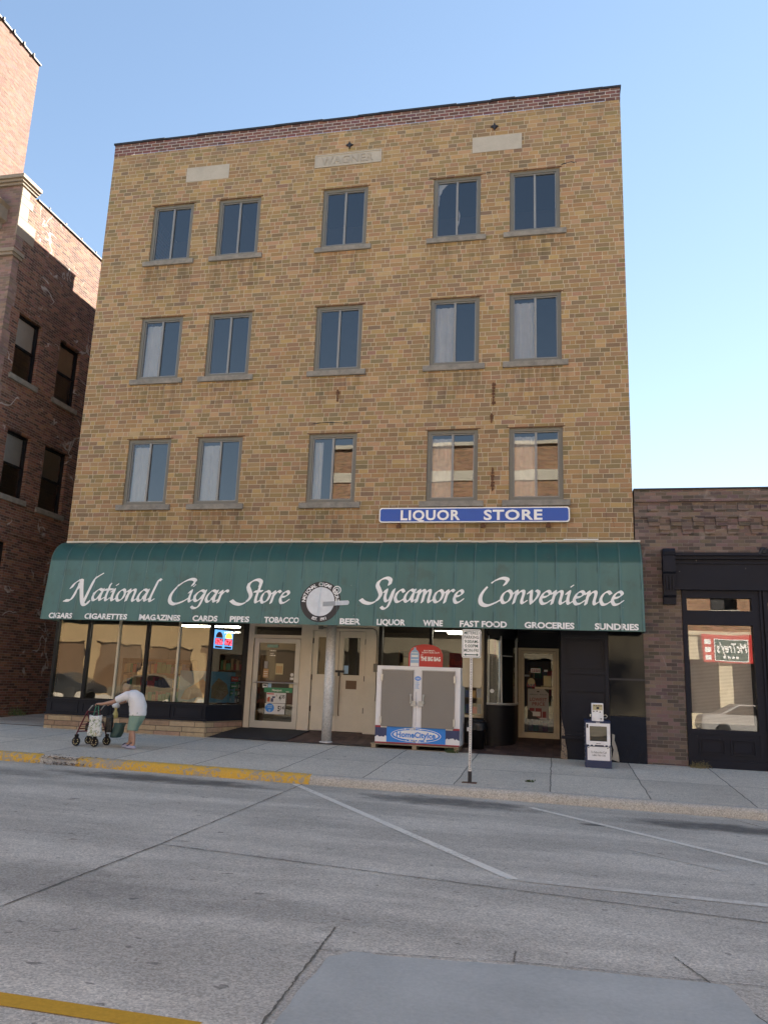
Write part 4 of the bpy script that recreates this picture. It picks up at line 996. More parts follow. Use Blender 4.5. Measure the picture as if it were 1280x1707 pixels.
for i in range(5): g.box(-3.55 - i * .16, -3.45 - i * .16, -.56, -.4, 12.96, 13.08)
g.build('window_hood', M['trim'], LB)
TB = thing('brick_tower', 'tall pink brick tower rising behind the dark red building, sunlit on its side', 'building', (-15, 4, 0))
g = MB(); g.box(-24, -9, .0, 7.42, -.5, 25.4); g.build('wall', M['tower'], TB)
g = MB(); g.box(-24.05, -8.93, -.06, 7.47, 25.401, 25.47)
for i in range(12): g.box(-8.94, -8.88, .3 + i * .6, .36 + i * .6, 25.38, 25.52)
g.build('coping', M['iron'], TB)

# low brown shop on the right
RB = thing('brick_shop', 'low brown brick shop with black window frames, right of the tan block', 'building', (15, 0, 0))
g = MB(); PR = lambda a, z, d: (a, d + .004, z)
g.wall(PR, 12.925, 16.6, -.3, 5.12, [(13.77, 16.3, -.25, 3.4)], .25)
g.box(12.925, 16.6, .28, .3, 3.4, 5.1); g.wall(lambda a, z, d: (16.6, a, z), .004, 14, -.3, 5.1, [], .1); g.wall(lambda a, z, d: (a, 14, z), 12.93, 16.6, 0, 5.1, [], .1)
for k in range(9):
    x0 = 13.185 + k * .43; g.box(x0, x0 + .215, -.06, .01, 4.70, 4.79); g.box(x0 + .01, x0 + .205, -.035, .01, 4.62, 4.70) ; g.box(x0 + .215, x0 + .43, -.058, .01, 4.53, 4.62); g.box(x0 + .225, x0 + .42, -.03, .01, 4.45, 4.53); g.box(x0, x0 + .2, -.03, .01, 4.93, 5.05)
g.box(12.93, 16.6, -.022, .01, 4.792, 4.90)
g.build('wall', M['low'], RB)
g = MB(); g.box(12.93, 16.65, -.05, .4, 5.12, 5.16); g.box(12.93, 16.65, -.03, .38, 5.16, 5.37) ; g.build('coping', M['low'], RB)
g = MB(); g.box(12.92, 16.66, -.06, .42, 5.371, 5.40); g.build('coping_cap', M['iron'], RB)
g = MB(); g.quad((12.93, .3, 4.7), (16.6, .3, 4.7), (16.6, 14, 4.7), (12.93, 14, 4.7)); g.build('roof', M['mat'], RB)
g = MB(); g.box(13.66, 16.4, -.05, .2, 3.40, 3.98); g.box(13.66, 16.4, -.09, -.05, 3.40, 3.46); g.box(13.66, 16.4, -.12, -.05, 3.93, 3.99); g.box(13.66, 16.4, -.18, -.05, 3.99, 4.05); g.box(13.66, 16.4, -.08, -.05, 3.84, 3.88); g.box(13.66, 16.4, -.10, -.05, 3.32, 3.399)
g.build('lintel', M['navy_chip'], RB)
g = MB(); g.prism([(.0, 4.12), (-.24, 4.12), (-.26, 4.06), (-.24, 4.0), (-.22, 3.98), (-.22, 3.66), (-.18, 3.62), (-.16, 3.2), (-.1, 3.16), (-.09, 3.03), (.0, 3.03)], 13.42, 13.655, 'x')
for q in (13.47, 13.53, 13.59): g.box(q, q + .03, -.20, -.14, 3.3, 3.58)
g.build('corbel_bracket', M['navy_chip'], RB)
g = MB(); g.box(13.775, 13.86, -.02, .15, .16, 3.32); g.box(15.05, 15.19, -.02, .15, .16, 3.32); g.box(15.19, 15.23, -.05, .15, -.1, 3.32); g.box(15.26, 15.34, -.04, .15, -.1, 3.32); g.box(15.23, 15.26, .0, .15, -.1, 3.32)
g.box(13.86, 15.05, -.02, .15, 3.17, 3.32); g.box(13.86, 15.05, -.02, .15, 2.645, 2.92); g.box(13.775, 15.19, -.03, .15, .58, .66); g.box(13.775, 15.19, -.01, .15, .10, .58); g.box(13.78, 15.2, -.035, .15, -.06, .10)
for a, b in ((13.97, 14.44), (14.53, 14.98)): g.frame(a, b, .20, .50, -.03, -.01, .025); g.frame(a + .05, b - .05, .25, .45, -.022, -.01, .012)
g.box(15.34, 16.3, .02, .15, -.1, .75); g.box(15.34, 16.3, .02, .15, 3.1, 3.32)
dwr = g.build('shop_window', M['navy_chip'], RB)
for x0, x1, z0, z1 in ((13.86, 15.05, 2.92, 3.17), (13.86, 15.05, .66, 2.645)): pane('pane', [(x0, .06, z0), (x1, .06, z0), (x1, .06, z1), (x0, .06, z1)], M['glass_low'], dwr)
pane('pane', [(15.34, .08, .75), (16.3, .08, .75), (16.3, .08, 3.1), (15.34, .08, 3.1)], M['glass_low'], dwr)
g = MB()
for i in range(66):
    z = .80 + i * .0265
    g.add([(13.90, .155, z - .0115), (15.01, .155, z - .0115), (15.01, .168, z + .0115), (13.90, .168, z + .0115)], [(0, 1, 2, 3)])
g.box(13.9, 15.01, .155, .185, .765, .79); g.build('venetian_blind', M['curtain'], dwr)
g = MB(); g.box(13.3, 16.5, 3.0, 3.1, -.2, 3.9); g.box(13.3, 16.5, .3, 3.0, -.1, .0); g.box(13.3, 16.5, .3, 3, 3.5, 3.6); g.build('room', M['room'], RB)
g = MB(); g.prism([(13.0, -.20), (13.0, .02), (13.77, .02), (13.77, -.12), (13.3, -.2)], -.06, -.04, 'z'); g.build('base_mortar', M['conc'], RB)
g = MB(); g.box(15.2, 16.6, -.12, .0, -.2, .02); g.build('door_step', M['stone'], RB)
g = MB(); g.tube([(15.22, -.16, 4.02), (15.28, -.2, 4.12), (15.36, -.18, 4.08), (15.42, -.2, 4.14)], .035, 6); g.lathe([(.0, 4.02), (.07, 4.04), (.08, 4.1), (.05, 4.15), (0, 4.16)], 15.3, -.14, 10); g.tube([(15.36, -.15, 4.06), (15.7, -.2, 4.3)], .012, 5); g.build('lamp_bracket', M['iron'], RB)

# tall block just out of the frame on the right, placed and sized to keep the street in shade
KB = thing('shade_block', 'unseen tall brown brick block beyond the low shop, sized to shade the street', 'building', (28, 2, 0))
g = MB(); g.box(17.4, 44, -.2, 4.8, -1, 14.5); g.build('wall', M['low'], KB)
g = MB(); g.box(17.35, 44.05, -.3, 4.85, 14.5, 14.7); g.build('coping', M['iron'], KB)

# fronts across the street (they face the sun and show in the shop glass)
YB = -25.6
def across(name, label, x0, x1, h, wm, band, floors, shop):
    t = thing(name, label, 'building', ((x0 + x1) / 2, YB, 0)); P = lambda a, z, d: (a, YB - d, z)
    wn_ = int((x1 - x0) / 2.6); op_ = []
    for zf in floors:
        for k in range(wn_):
            c = x0 + (x1 - x0) * (k + .5) / wn_; op_.append((c - .6, c + .6, zf, zf + 1.8))
    so_ = [(a + .3, b - .3, .4, 3.0) for a, b in zip(np.linspace(x0 + .3, x1 - .3, shop + 1)[:-1], np.linspace(x0 + .3, x1 - .3, shop + 1)[1:])]
    g = MB(); g.wall(P, x0, x1, 4.4, h, op_, .2)
    for x in (x0, x1): g.quad((x, YB, -.3), (x, YB - 12, -.3), (x, YB - 12, h - .2), (x, YB, h - .2))
    g.quad((x0, YB - 12, -.3), (x1, YB - 12, -.3), (x1, YB - 12, h - .2), (x0, YB - 12, h - .2)); g.quad((x0, YB, h - .4), (x1, YB, h - .4), (x1, YB - 12, h - .4), (x0, YB - 12, h - .4))
    g.build('wall', wm, t)
    g = MB(); g.wall(P, x0, x1, -.4, 4.4, so_, .2); g.box(x0, x1, YB, YB + .1, 4.2, 4.4); g.build('shopfront', paint('stone front', (.5, .43, .30) if x0 > -5 else (.36, .245, .12), .8, .2), t)
    g = MB(); g.box(x0, x1, YB, YB + .15, h, h + .2)
    for z in band: g.box(x0, x1, YB, YB + .06, z, z + .55)
    g.build('stone_band', paint('cream stone band', (.55, .5, .4), .85, .2), t)
    for o in op_: simple_window(t, P, *o, .18, M['paper'], -.08, M['stone'])
    for a, b, c_, d_ in so_:
        g = MB(); g.quad(P(a, c_, .15), P(b, c_, .15), P(b, d_, .15), P(a, d_, .15)); g.build('shop_pane', M['blackglass'] if x0 > -5 else M['brownwood'], t)
    return t
across('brick_building', 'yellow brick building across the street, mirrored in the left display windows', -32, -1.3, 9.0, M['across_tan'], [4.5], [5.6], 9)
T2 = across('brick_building', 'orange brick building with cream bands across the street, mirrored upstairs', -1.1, 32, 14.4, M['across_red'], [12.4], [5.5, 8.4], 8)
sg = thing('shop_sign', 'red and green shop sign across the street, mirrored in the low shop window', 'sign', (20.0, YB, 3.7))
g = MB(); g.box(18.45, 21.4, YB + .101, YB + .18, 2.88, 4.26); g.build('red_panel', M['red'], sg)
g = MB(); g.box(19.0, 20.6, YB + .181, YB + .19, 2.95, 4.05); g.build('green_panel', M['green_ink'], sg)
g = MB(); g.frame(19.0, 20.6, 2.95, 4.05, YB + .191, YB + .195, .035)
for i in range(3): g.box(18.56, 18.84, YB + .181, YB + .185, 3.0 + i * .38, 3.24 + i * .38)
text_fit(g, "McTrey's", 0, 1.4, 3.36, 3.85, lambda x, z: (20.53 - x, YB + .197, z), .02, skew=.1); [g.box(19.4 + .2 * k, 19.53 + .2 * k, YB + .192, YB + .197, 3.09, 3.2) for k in range(4)]; g.build('sign_lettering', M['letter'], sg)

# cars parked on the far side, behind the camera: they show as curves low in the shop glass
def car(x, col, label, seed):
    y0 = -21.2; t = thing('parked_car', label, 'car', (x, y0 + .9, zroad(x, y0)), group='cars parked across the street'); m = paint('car paint ' + label[:12], col, .25, .05)
    prof = [(-2.2, .28), (2.2, .28), (2.28, .55), (2.2, .82), (1.35, .95), (.75, 1.38), (-.75, 1.44), (-1.5, 1.0), (-2.2, .9), (-2.28, .55)]
    g = MB(); g.prism(prof[::-1], -.86, .86); g.build('body', m, t, local=True, bevel=.09)
    for s in (-1, 1):
        g = MB(); w_ = [(1.22, .96), (.70, 1.33), (.05, 1.36), (.05, .96)]; v_ = [(-.02, .96), (-.02, 1.37), (-.70, 1.37), (-1.32, 1.0)]
        for q in (w_, v_): g.add([(a, s * .868, b) for a, b in q], [(0, 1, 2, 3)])
        g.build('side_window', M['blackglass'], t, local=True)
        for xx in (-1.38, 1.42):
            g = MB(); Mx = Matrix.Translation((xx, s * .80, .31)) @ Matrix.Rotation(math.pi / 2, 4, 'X'); g.lathe([(.19, -.1), (.31, -.1), (.32, 0), (.31, .1), (.19, .1)], 0, 0, 24, Mx); o = g.build('wheel', M['rubber'], t, local=True, smooth=True)
            g = MB(); g.lathe([(.0, -.09), (.185, -.085), (.185, .085), (0, .09)], 0, 0, 16, Mx); g.build('rim', M['alu'], o, local=True)
for i, (x, c_, l_) in enumerate(((-13.5, (.02, .022, .026), 'black car mirrored low in the first display pane'), (-8.0, (.16, .13, .09), 'tan car mirrored low in the middle display panes'), (-2.2, (.10, .02, .02), 'dark red car mirrored low by the glass shop door'), (19.5, (.30, .29, .28), 'grey car mirrored low in the low shop window'))): car(x, c_, l_, i)

def bars(g, x0, x1, z0, z1, y, rows=2, seed=1):
    rr = random.Random(seed); h = (z1 - z0) / rows
    for r in range(rows):
        x = x0
        while x < x1: l = rr.uniform(.1, .3) * (x1 - x0); g.box(x, min(x + l, x1), y - .0006, y, z0 + r * h + h * .15, z0 + r * h + h * .8); x += l + .06 * (x1 - x0)
# ------------------------------------------------------------------ ice merchandiser on its pallet
pt = thing('pallet', 'weathered wooden pallet under the white ice box', 'pallet', (8.53, .35, -.01))
g = MB()
for k in range(5): g.box(7.58, 9.40, -.06 + k * .2, .06 + k * .2, .075, .095)
for x in (7.60, 8.45, 9.30): g.box(x, x + .09, -.05, .85, .0, .0748)
for k in (0, 2, 4): g.box(7.58, 9.40, -.06 + k * .2, .05 + k * .2, -.02, -.001)
g.build('boards', M['wood'], pt)
IX0, IX1 = 7.655, 9.415
ib = thing('ice_box', 'white two-door ice merchandiser with blue lettered panel at its foot', 'ice box', (8.53, .35, .1))
g = MB(); g.box(IX0, IX1, .0, .80, .10, 1.665); g.build('body', M['white_d'], ib, bevel=.012)
g = MB(); g.frame(IX0 + .005, IX1 - .005, .44, 1.655, -.012, .002, .10, .07); g.box(8.445, 8.615, -.012, .002, .51, 1.585); g.build('front_frame', M['white_d'], ib)
g = MB(); g.box(8.50, 8.505, -.0135, -.0125, .47, 1.15); g.build('scratch', M['ice_navy'], ib)
for x0, x1, hx, hg in ((7.775, 8.435, 8.40, 7.775), (8.625, 9.295, 8.66, 9.295)):
    g = MB(); g.box(x0, x1, -.045, -.013, .435, 1.575); o = g.build('door', M['taupe'], ib, bevel=.006)
    g = MB(); g.box(x0 - .01, x1 + .01, -.048, -.005, 1.577, 1.592); g.build('gasket', M['alu_d'], o)
    g = MB(); s_ = 1 if hx < 8.5 else -1
    g.tube([(hx, -.045, 1.08), (hx, -.085, 1.07), (hx, -.085, .94), (hx, -.045, .93)], .013)
    for z in (1.08, .93): g.lathe([(0, -.03), (.022, -.028), (.025, 0), (.018, .012), (0, .014)], 0, 0, 10, Matrix.Translation((hx, -.07, z)) @ Matrix.Rotation(math.pi / 2, 4, 'X'))
    g.box(min(hx, hx + .1 * s_), max(hx, hx + .1 * s_), -.06, -.0455, .86, .965); g.build('handle', M['alu_d'], o)
    g = MB()
    for z in (.56, 1.42): g.box(hg - .018, hg + .018, -.062, -.014, z - .07, z + .07)
    g.build('hinge', M['alu'], o)
g = MB(); g.box(7.66, 9.41, -.010, -.0005, .10, .44); kick = g.build('kick_panel', M['white_d'], ib)
for a, b in ((7.66, 7.905), (9.125, 9.41)): 
    g = MB(); n_ = 9; rr = random.Random(int(a * 10)); top = [(b - (b - a) * i / n_, .235 + rr.uniform(-.02, .025)) for i in range(n_ + 1)]
    flat(g, [(a, .41), ] + [(x, z) for x, z in reversed(top)] + [(b, .41)], -.0125); g.build('night_print', M['ice_navy'], kick)
g = MB()
for a, b in ((7.66, 7.775), (9.27, 9.41)): g.box(a, b, -.0145, -.011, .41, .45)
g.box(7.66, 9.41, -.0145, -.011, .10, .125); g.build('red_stripe', M['red_d'], kick)
g = MB(); g.box(7.905, 9.125, -.016, -.0105, .128, .435); lg = g.build('logo_panel', M['ice_blue'], kick)
g = MB(); flat(g, ellipse(8.515, .28, .52, .138), -.0175); g.build('logo_outline', M['white'], lg)
g = MB(); flat(g, ellipse(8.515, .28, .505, .126), -.0188); g.build('logo_field', M['ice_blue'], lg)
g = MB(); flat(g, ellipse(8.515, .285, .465, .098), -.020); rr = random.Random(8)
for i in range(26): x, z = 8.46 + rr.gauss(0, .10), .285 + rr.choice((-1, 1)) * rr.uniform(.09, .135); s = rr.uniform(.008, .02); g.box(x - s, x + s, -.0204, -.0182, z - s, z + s)
g.build('logo_oval', M['white'], lg)
g = MB(); text_fit(g, 'HomeCityIce', 8.11, 8.92, .232, .345, FY(-.0225), .03); g.build('logo_lettering', M['ice_blue'], lg)
g = MB(); flat(g, ellipse(8.53, 1.42, .065, .045), -.0145); g.build('round_label', M['ice_blue'], ib)
g = MB(); bars(g, 8.49, 8.57, 1.40, 1.44, -.015); g.build('label_lettering', M['white'], ib)
g = MB(); rr = random.Random(4)
for i in range(6):
    z = 1.34 - i * .025; g.box(8.475, 8.495, -.0145, -.0125, z, z + .016); g.box(8.505, 8.505 + rr.uniform(.03, .09), -.0145, -.0125, z, z + .016)
g.build('instruction_label', M['lightblue'], ib)
g = MB(); tp = [(8.30, 1.665)] + [(8.30 + .72 * i / 14, 1.93 + .20 * math.sqrt(max(0, 1 - (2 * i / 14 - 1) ** 2))) for i in range(15)] + [(9.02, 1.665)]
g.prism(tp[::-1], .10, .13); tt = g.build('topper_board', M['red'], ib)
g = MB(); bag = [(8.335, 1.67), (8.525, 1.67), (8.525, 1.93), (8.50, 1.985), (8.455, 2.02), (8.45, 2.06), (8.41, 2.06), (8.405, 2.02), (8.36, 1.985), (8.335, 1.93)]; flat(g, bag, .098); g.build('ice_bag_picture', M['lightblue'], tt)
g = MB(); g.box(8.345, 8.515, .0955, .097, 1.675, 1.74); g.box(8.35, 8.51, .0955, .097, 1.80, 1.815); g.box(8.36, 8.50, .0955, .097, 1.86, 1.90); g.box(8.36, 8.50, .0955, .097, 1.94, 1.955); g.build('bag_print', M['white'], tt)
for s_, a, b, z0, z1, bo in (('BUY SMART...', 8.62, 8.87, 1.985, 2.012, .02), ("DON'T RUN OUT!", 8.58, 8.95, 1.945, 1.972, .02), ('GET', 8.555, 8.61, 1.895, 1.918, .01), ('THE BIG BAG', 8.555, 8.975, 1.785, 1.875, .045)): g = MB(); text_fit(g, s_, a, b, z0, z1, FY(.0965), bo); g.build('board_lettering', M['letter'], tt)

# ------------------------------------------------------------------ parking sign on its post
SX, SY = 9.985, -3.55; SZ = zwalk(SX, SY)
t = thing('parking_sign', 'metered parking sign with green lettering on a perforated steel post', 'sign post', (SX, SY, SZ))
g = MB(); hw = .021; g.box(SX - hw, SX + hw, SY - hw, SY + hw, SZ + .16, 2.17); g.k = 1
for i in range(80):
    z = SZ + .2 + i * .0265
    if z < 2.15: g.box(SX - .006, SX + .006, SY - hw - .0008, SY - hw + .0005, z - .006, z + .006); g.box(SX - hw - .0008, SX - hw + .0005, SY - .006, SY + .006, z - .006, z + .006); g.box(SX + hw - .0005, SX + hw + .0008, SY - .006, SY + .006, z - .006, z + .006)
g.build('post', [M['galv'], M['ink']], t)
g = MB(); g.box(SX - .028, SX + .028, SY - .028, SY + .028, SZ + .004, SZ + .17); g.build('sleeve', M['iron'], t)
g = MB(); g.box(SX - .12, SX + .11, SY - .09, SY + .08, SZ - .01, SZ + .004); g.build('base_plate', M['rust'], t)
g = MB(); g.prism(rrect(9.832, 10.14, 1.75, 2.205, .03), -3.577, -3.573); sp_ = g.build('sign_plate', M['white'], t)
g = MB(); a = rrect(9.842, 10.13, 1.76, 2.195, .024); b = rrect(9.850, 10.122, 1.768, 2.187, .018); n_ = len(a)
g.add([(x, -3.5785, z) for x, z in a + b], [(i, (i + 1) % n_, (i + 1) % n_ + n_, i + n_) for i in range(n_)])
for s, x0, x1, z in (('METERED', 9.868, 10.108, 2.125), ('PARKING', 9.868, 10.104, 2.055), ('9:00AM-', 9.874, 10.104, 1.985), ('5:00PM', 9.88, 10.09, 1.915), ('MON-FRI', 9.868, 10.10, 1.845)): text_fit(g, s, x0, x1, z, z + .05, FY(-3.5785), .014, 1.05)
flat(g, [(9.868, 1.80), (9.90, 1.825), (9.90, 1.808), (10.07, 1.808), (10.07, 1.825), (10.105, 1.80), (10.07, 1.775), (10.07, 1.792), (9.90, 1.792), (9.90, 1.775)], -3.5785)
g.build('sign_lettering', M['green_ink'], sp_)
g = MB(); g.prism(rrect(9.842, 10.15, 1.285, 1.80, .035), -3.528, -3.523); g.build('rear_sign_plate', paint('beige sign back', (.36, .31, .21), .6, .1), t)

# ------------------------------------------------------------------ newspaper box
NX0, NX1, NY = 11.845, 12.29, -.95; NZ = zwalk(12, -.9)
t = thing('newspaper_box', 'navy newspaper vending box with white door and coin mechanism', 'newspaper box', (12.07, -.75, NZ))
g = MB(); g.box(NX0, NX1, NY, NY + .42, NZ + .13, .735); g.box(NX0 - .012, NX1 + .012, NY - .03, NY + .43, NZ - .004, NZ + .13); g.prism([(NY - .005, .736), (NY - .005, .755), (NY + .43, .775), (NY + .43, .736)], NX0 - .01, NX1 + .01, 'x'); g.build('cabinet', M['navy_metal'], t, bevel=.006)
g = MB(); g.wall(lambda a, z, q: (a, NY - .035 + q, z), NX0 + .012, NX1 - .008, .335, .72, [(NX0 + .075, NX1 - .065, .40, .665)], .03)
g.box(NX0 + .012, NX0 + .016, NY - .034, NY - .001, .335, .72); g.box(NX1 - .012, NX1 - .008, NY - .034, NY - .001, .335, .72); g.box(NX0 + .012, NX1 - .008, NY - .034, NY - .001, .716, .72); g.box(NX0 + .012, NX1 - .008, NY - .034, NY - .001, .335, .339)
for x in (.06, .13, .32, .39): g.box(NX0 + x, NX0 + x + .03, NY - .035, NY - .004, .315, .334)
dn = g.build('door', M['white_d'], t)
pane('pane', [(NX0 + .075, NY - .012, .40), (NX1 - .065, NY - .012, .40), (NX1 - .065, NY - .012, .665), (NX0 + .075, NY - .012, .665)], M['glass_door'], dn)
g = MB(); g.box(NX0 + .075, NX1 - .065, NY - .008, NY - .004, .40, .665); g.build('display_card', paint('grey card', (.17, .165, .14), .8, .2), dn)
g = MB(); g.box(NX0 + .02, NX0 + .05, NY - .038, NY - .0352, .63, .70); bars(g, NX0 + .18, NX0 + .27, .352, .366, NY - .0352, 1); g.build('small_print', M['ink'], dn)
g = MB(); g.prism(rrect(NX0 + .03, NX1 - .02, .035, .30, .02), NY - .016, NY - .002); pn_ = g.build('notice_plate', M['white_d'], t)
g = MB(); text_fit(g, 'To Subscribe Call', NX0 + .09, NX0 + .365, .185, .222, FY(NY - .0175), .0); text_fit(g, '1-800-798-1730', NX0 + .11, NX0 + .345, .135, .165, FY(NY - .0175), .0)
for x, z in ((.06, .055), (.40, .05), (.39, .28), (.05, .28)): g.box(NX0 + x - .012, NX0 + x + .012, NY - .0175, NY - .016, z - .006, z + .006)
g.build('notice_lettering', M['ink'], pn_)
g = MB(); g.box(11.965, 12.175, NY + .03, NY + .2, .752, 1.08); g.box(12.03, 12.11, NY - .0, NY + .03, .70, .86); cm = g.build('coin_head', M['white_d'], t, bevel=.008)
g = MB(); g.box(11.985, 12.16, NY + .025, NY + .0295, .955, 1.055); g.build('price_card', M['paper_y'], cm)
g = MB(); 
for x, z in ((12.0, .93), (12.06, .935), (12.115, .92), (12.13, .80)): g.box(x - .012, x + .012, NY + .022, NY + .0298, z - .008, z + .008)
bars(g, 12.0, 12.15, 1.02, 1.045, NY + .0245); g.box(12.05, 12.1, NY + .0235, NY + .0245, .975, 1.01); g.build('coin_slots', M['ink'], cm)
g = MB(); g.tube([(12.175, NY + .08, .86), (12.22, NY + .07, .875), (12.245, NY + .07, .85), (12.23, NY + .07, .82), (12.175, NY + .08, .815)], .006, 6); g.build('wire_loop', M['alu'], cm); g = MB(); g.tube([(11.965, NY + .1, .87), (11.94, NY + .1, .87), (11.94, NY + .1, .83)], .012, 6); g.build('return_lever', M['alu'], cm)
g = MB()
for i in range(9): g.box(NX0 - .0135, NX0 - .011, NY + .015, NY + .03, .02 + i * .075, .05 + i * .075)
g.build('edge_chips', M['letter'], t)

# ------------------------------------------------------------------ bin, mat, weeds
t = thing('trash_bin', 'black plastic bin with liner bag beside the ice box', 'trash bin', (9.70, .62, floorR(.62)))
g = MB(); g.lathe([(.15, 0), (.185, .52), (.20, .53), (.20, .56), (.18, .56)], 0, 0, 24); g.build('bin_body', M['black'], t, local=True, smooth=True)
g = MB(); rr = random.Random(6); vs = []
for j in range(6):
    for k in range(24): a = k / 24 * 6.283; r = .206 + .008 * math.sin(5 * a + j) + rr.uniform(-.006, .008) - (.03 * (j - 3) if j > 3 else 0); vs.append((r * math.cos(a), r * math.sin(a), .38 + j * .045 + rr.uniform(-.01, .01)))
g.add(vs, [(j * 24 + k, j * 24 + (k + 1) % 24, (j + 1) * 24 + (k + 1) % 24, (j + 1) * 24 + k) for j in range(5) for k in range(24)]); g.build('liner_bag', M['plastic_bag'], t, local=True, smooth=True)
g = MB(); g.box(-.19, -.15, -.21, -.19, .36, .44); g.build('torn_label', M['paper'], t, local=True)
def mat_slab(x0, x1, y0, y1, sk, name, label):
    g = MB(); P = [(x0 - .0, y0), (x1, y0), (x1 + sk, y1), (x0 + sk, y1)]
    lo = [(x, y, max(floorL(y), zwalk(x, y)) + .004) for x, y in P]; g.add(lo + [(x, y, z + .012) for x, y, z in lo], [(3, 2, 1, 0), (4, 5, 6, 7)] + [(i, (i + 1) % 4, (i + 1) % 4 + 4, i + 4) for i in range(4)])
    tag(g.build(name, M['mat'], smooth=False), label, 'mat')
mat_slab(4.0, 5.72, .03, 1.1, .2, 'door_mat', 'dark grey mat on the ramp before the glass shop door')
def weed(x, y, z, s, n, label, seed, m):
    t = thing('weed', label, 'weed', (x, y, z), group='weeds along the wall foot'); rr = random.Random(seed); g = MB(); q = MB()
    for i in range(n):
        a = rr.uniform(0, 6.28); L = s * rr.uniform(.4, 1); lean = rr.uniform(.3, 1.3); bx, by = rr.gauss(0, s * .5), rr.gauss(0, s * .12)
        p = [(bx + math.cos(a) * L * lean * k * k, by + math.sin(a) * L * lean * .5 * k * k, L * (k - .35 * lean * k * k)) for k in (0, .35, .7, 1)]
        wd = .006 * rr.uniform(.7, 1.6)
        g.add([(x_ + sx * wd * (1 - k * .3), y_, z_) for k, (x_, y_, z_) in enumerate(p) for sx in (-1, 1)], [(2 * k, 2 * k + 1, 2 * k + 3, 2 * k + 2) for k in range(3)])
        for k in range(3):
            c = Vector(p[rr.randint(1, 3)]); u = Vector((rr.uniform(-1, 1), rr.uniform(-1, 1), rr.uniform(-.3, .6))).normalized() * rr.uniform(.012, .03); v_ = u.cross(Vector((rr.uniform(-1, 1), 1, .4))).normalized() * .008
            q.add([c, c + u * .5 + v_, c + u, c + u * .5 - v_], [(0, 1, 2, 3)])
    g.build('stems', m, t, local=True); q.build('leaves', m, t, local=True)
gr1 = paint('weed green', (.06, .09, .03), .8, .4, 30); gr2 = paint('dry weed', (.16, .14, .07), .8, .4, 30)
weed(9.25, -.12, -.02, .14, 46, 'low green weeds at the foot of the ice box', 1, gr1)
weed(13.92, -.14, -.05, .16, 70, 'dry weeds growing by the low brick pier', 2, gr2)
weed(10.9, -3.1, zwalk(10.9, -3.1), .05, 26, 'tiny grass tuft in a pavement crack near the kerb', 3, gr1)
weed(-1.6, 1.2, .2, .25, 60, 'dark weeds along the alley wall left of the shop', 4, gr1)

# ------------------------------------------------------------------ notices, posters and goods behind the shop glass
def poster(name, label, cat, x0, x1, z0, z1, y, m, extra=None, th=.002, group=None):
    t = thing(name, label, cat, ((x0 + x1) / 2, y, z0), group=group); g = MB(); g.box(x0, x1, y - th, y, z0, z1); g.build('sheet', m, t)
    if extra:
        for nm, mt, fn in extra: g = MB(); fn(g); g.build(nm, mt, t)
    return t
yd = YD - .035
poster('price_sign', 'white price card reading 4.35 taped low on the glass shop door', 'price sign', 4.82, 5.285, .765, .995, yd, M['paper'], [
    ('print', M['tan_print'], lambda g: (g.box(4.83, 4.86, yd - .004, yd - .0025, .79, .88), g.box(4.88, 4.915, yd - .004, yd - .0025, .79, .90))),
    ('red_print', M['red'], lambda g: (g.box(4.83, 5.0, yd - .004, yd - .0025, .955, .98), g.box(4.86, 4.89, yd - .005, yd - .0041, .79, .90))),
    ('blue_print', M['ice_navy'], lambda g: (g.box(4.93, 4.99, yd - .004, yd - .0025, .79, .87), g.box(4.96, 5.03, yd - .004, yd - .0025, .875, .915))),
    ('digits', M['ink'], lambda g: (text_fit(g, '4', 5.12, 5.175, .83, .95, FY(yd - .004), .03), text_fit(g, '35', 5.185, 5.265, .875, .955, FY(yd - .004), .03), text_fit(g, '$', 5.05, 5.07, .915, .955, FY(yd - .004), .01)))])
poster('price_sign', 'white price card reading 5.14 with a blue disc, lowest on the door', 'price sign', 4.80, 5.275, .52, .755, yd, M['paper'], [
    ('blue_disc', M['ice_blue'], lambda g: (flat(g, ellipse(4.915, .655, .108, .098), yd - .004))),
    ('print', M['lightblue'], lambda g: (g.box(4.85, 4.98, yd - .0055, yd - .0045, .69, .71), g.box(4.86, 4.97, yd - .0055, yd - .0045, .655, .675), g.box(4.89, 4.94, yd - .0055, yd - .0045, .57, .62))),
    ('digits', M['ink'], lambda g: (text_fit(g, '5', 5.105, 5.165, .585, .705, FY(yd - .004), .03), text_fit(g, '14', 5.18, 5.26, .625, .71, FY(yd - .004), .03)))])
poster('banner_sticker', 'green Newport strip across the glass door above the price cards'.replace('Newport ', 'lettered '), 'sticker', 4.75, 5.43, 1.005, 1.11, yd, M['green_print'], [('lettering', M['letter'], lambda g: (text_fit(g, 'Newport', 4.95, 5.18, 1.03, 1.08, FY(yd - .004), .01), g.box(5.28, 5.36, yd - .004, yd - .003, 1.02, 1.03)))])
poster('door_notice', 'yellow paper notice in the middle of the glass shop door', 'notice', 5.0, 5.18, 1.41, 1.66, yd, M['paper_y'], [('writing', M['tan_print'], lambda g: [g.box(5.02 + .05 * k, 5.055 + .05 * k, yd - .004, yd - .0025, 1.44, 1.60) for k in range(3)])])
poster('door_notice', 'pale green hours strip at the top of the glass shop door', 'notice', 4.76, 5.02, 2.02, 2.085, yd, paint('pale green', (.25, .42, .36), .7), None)
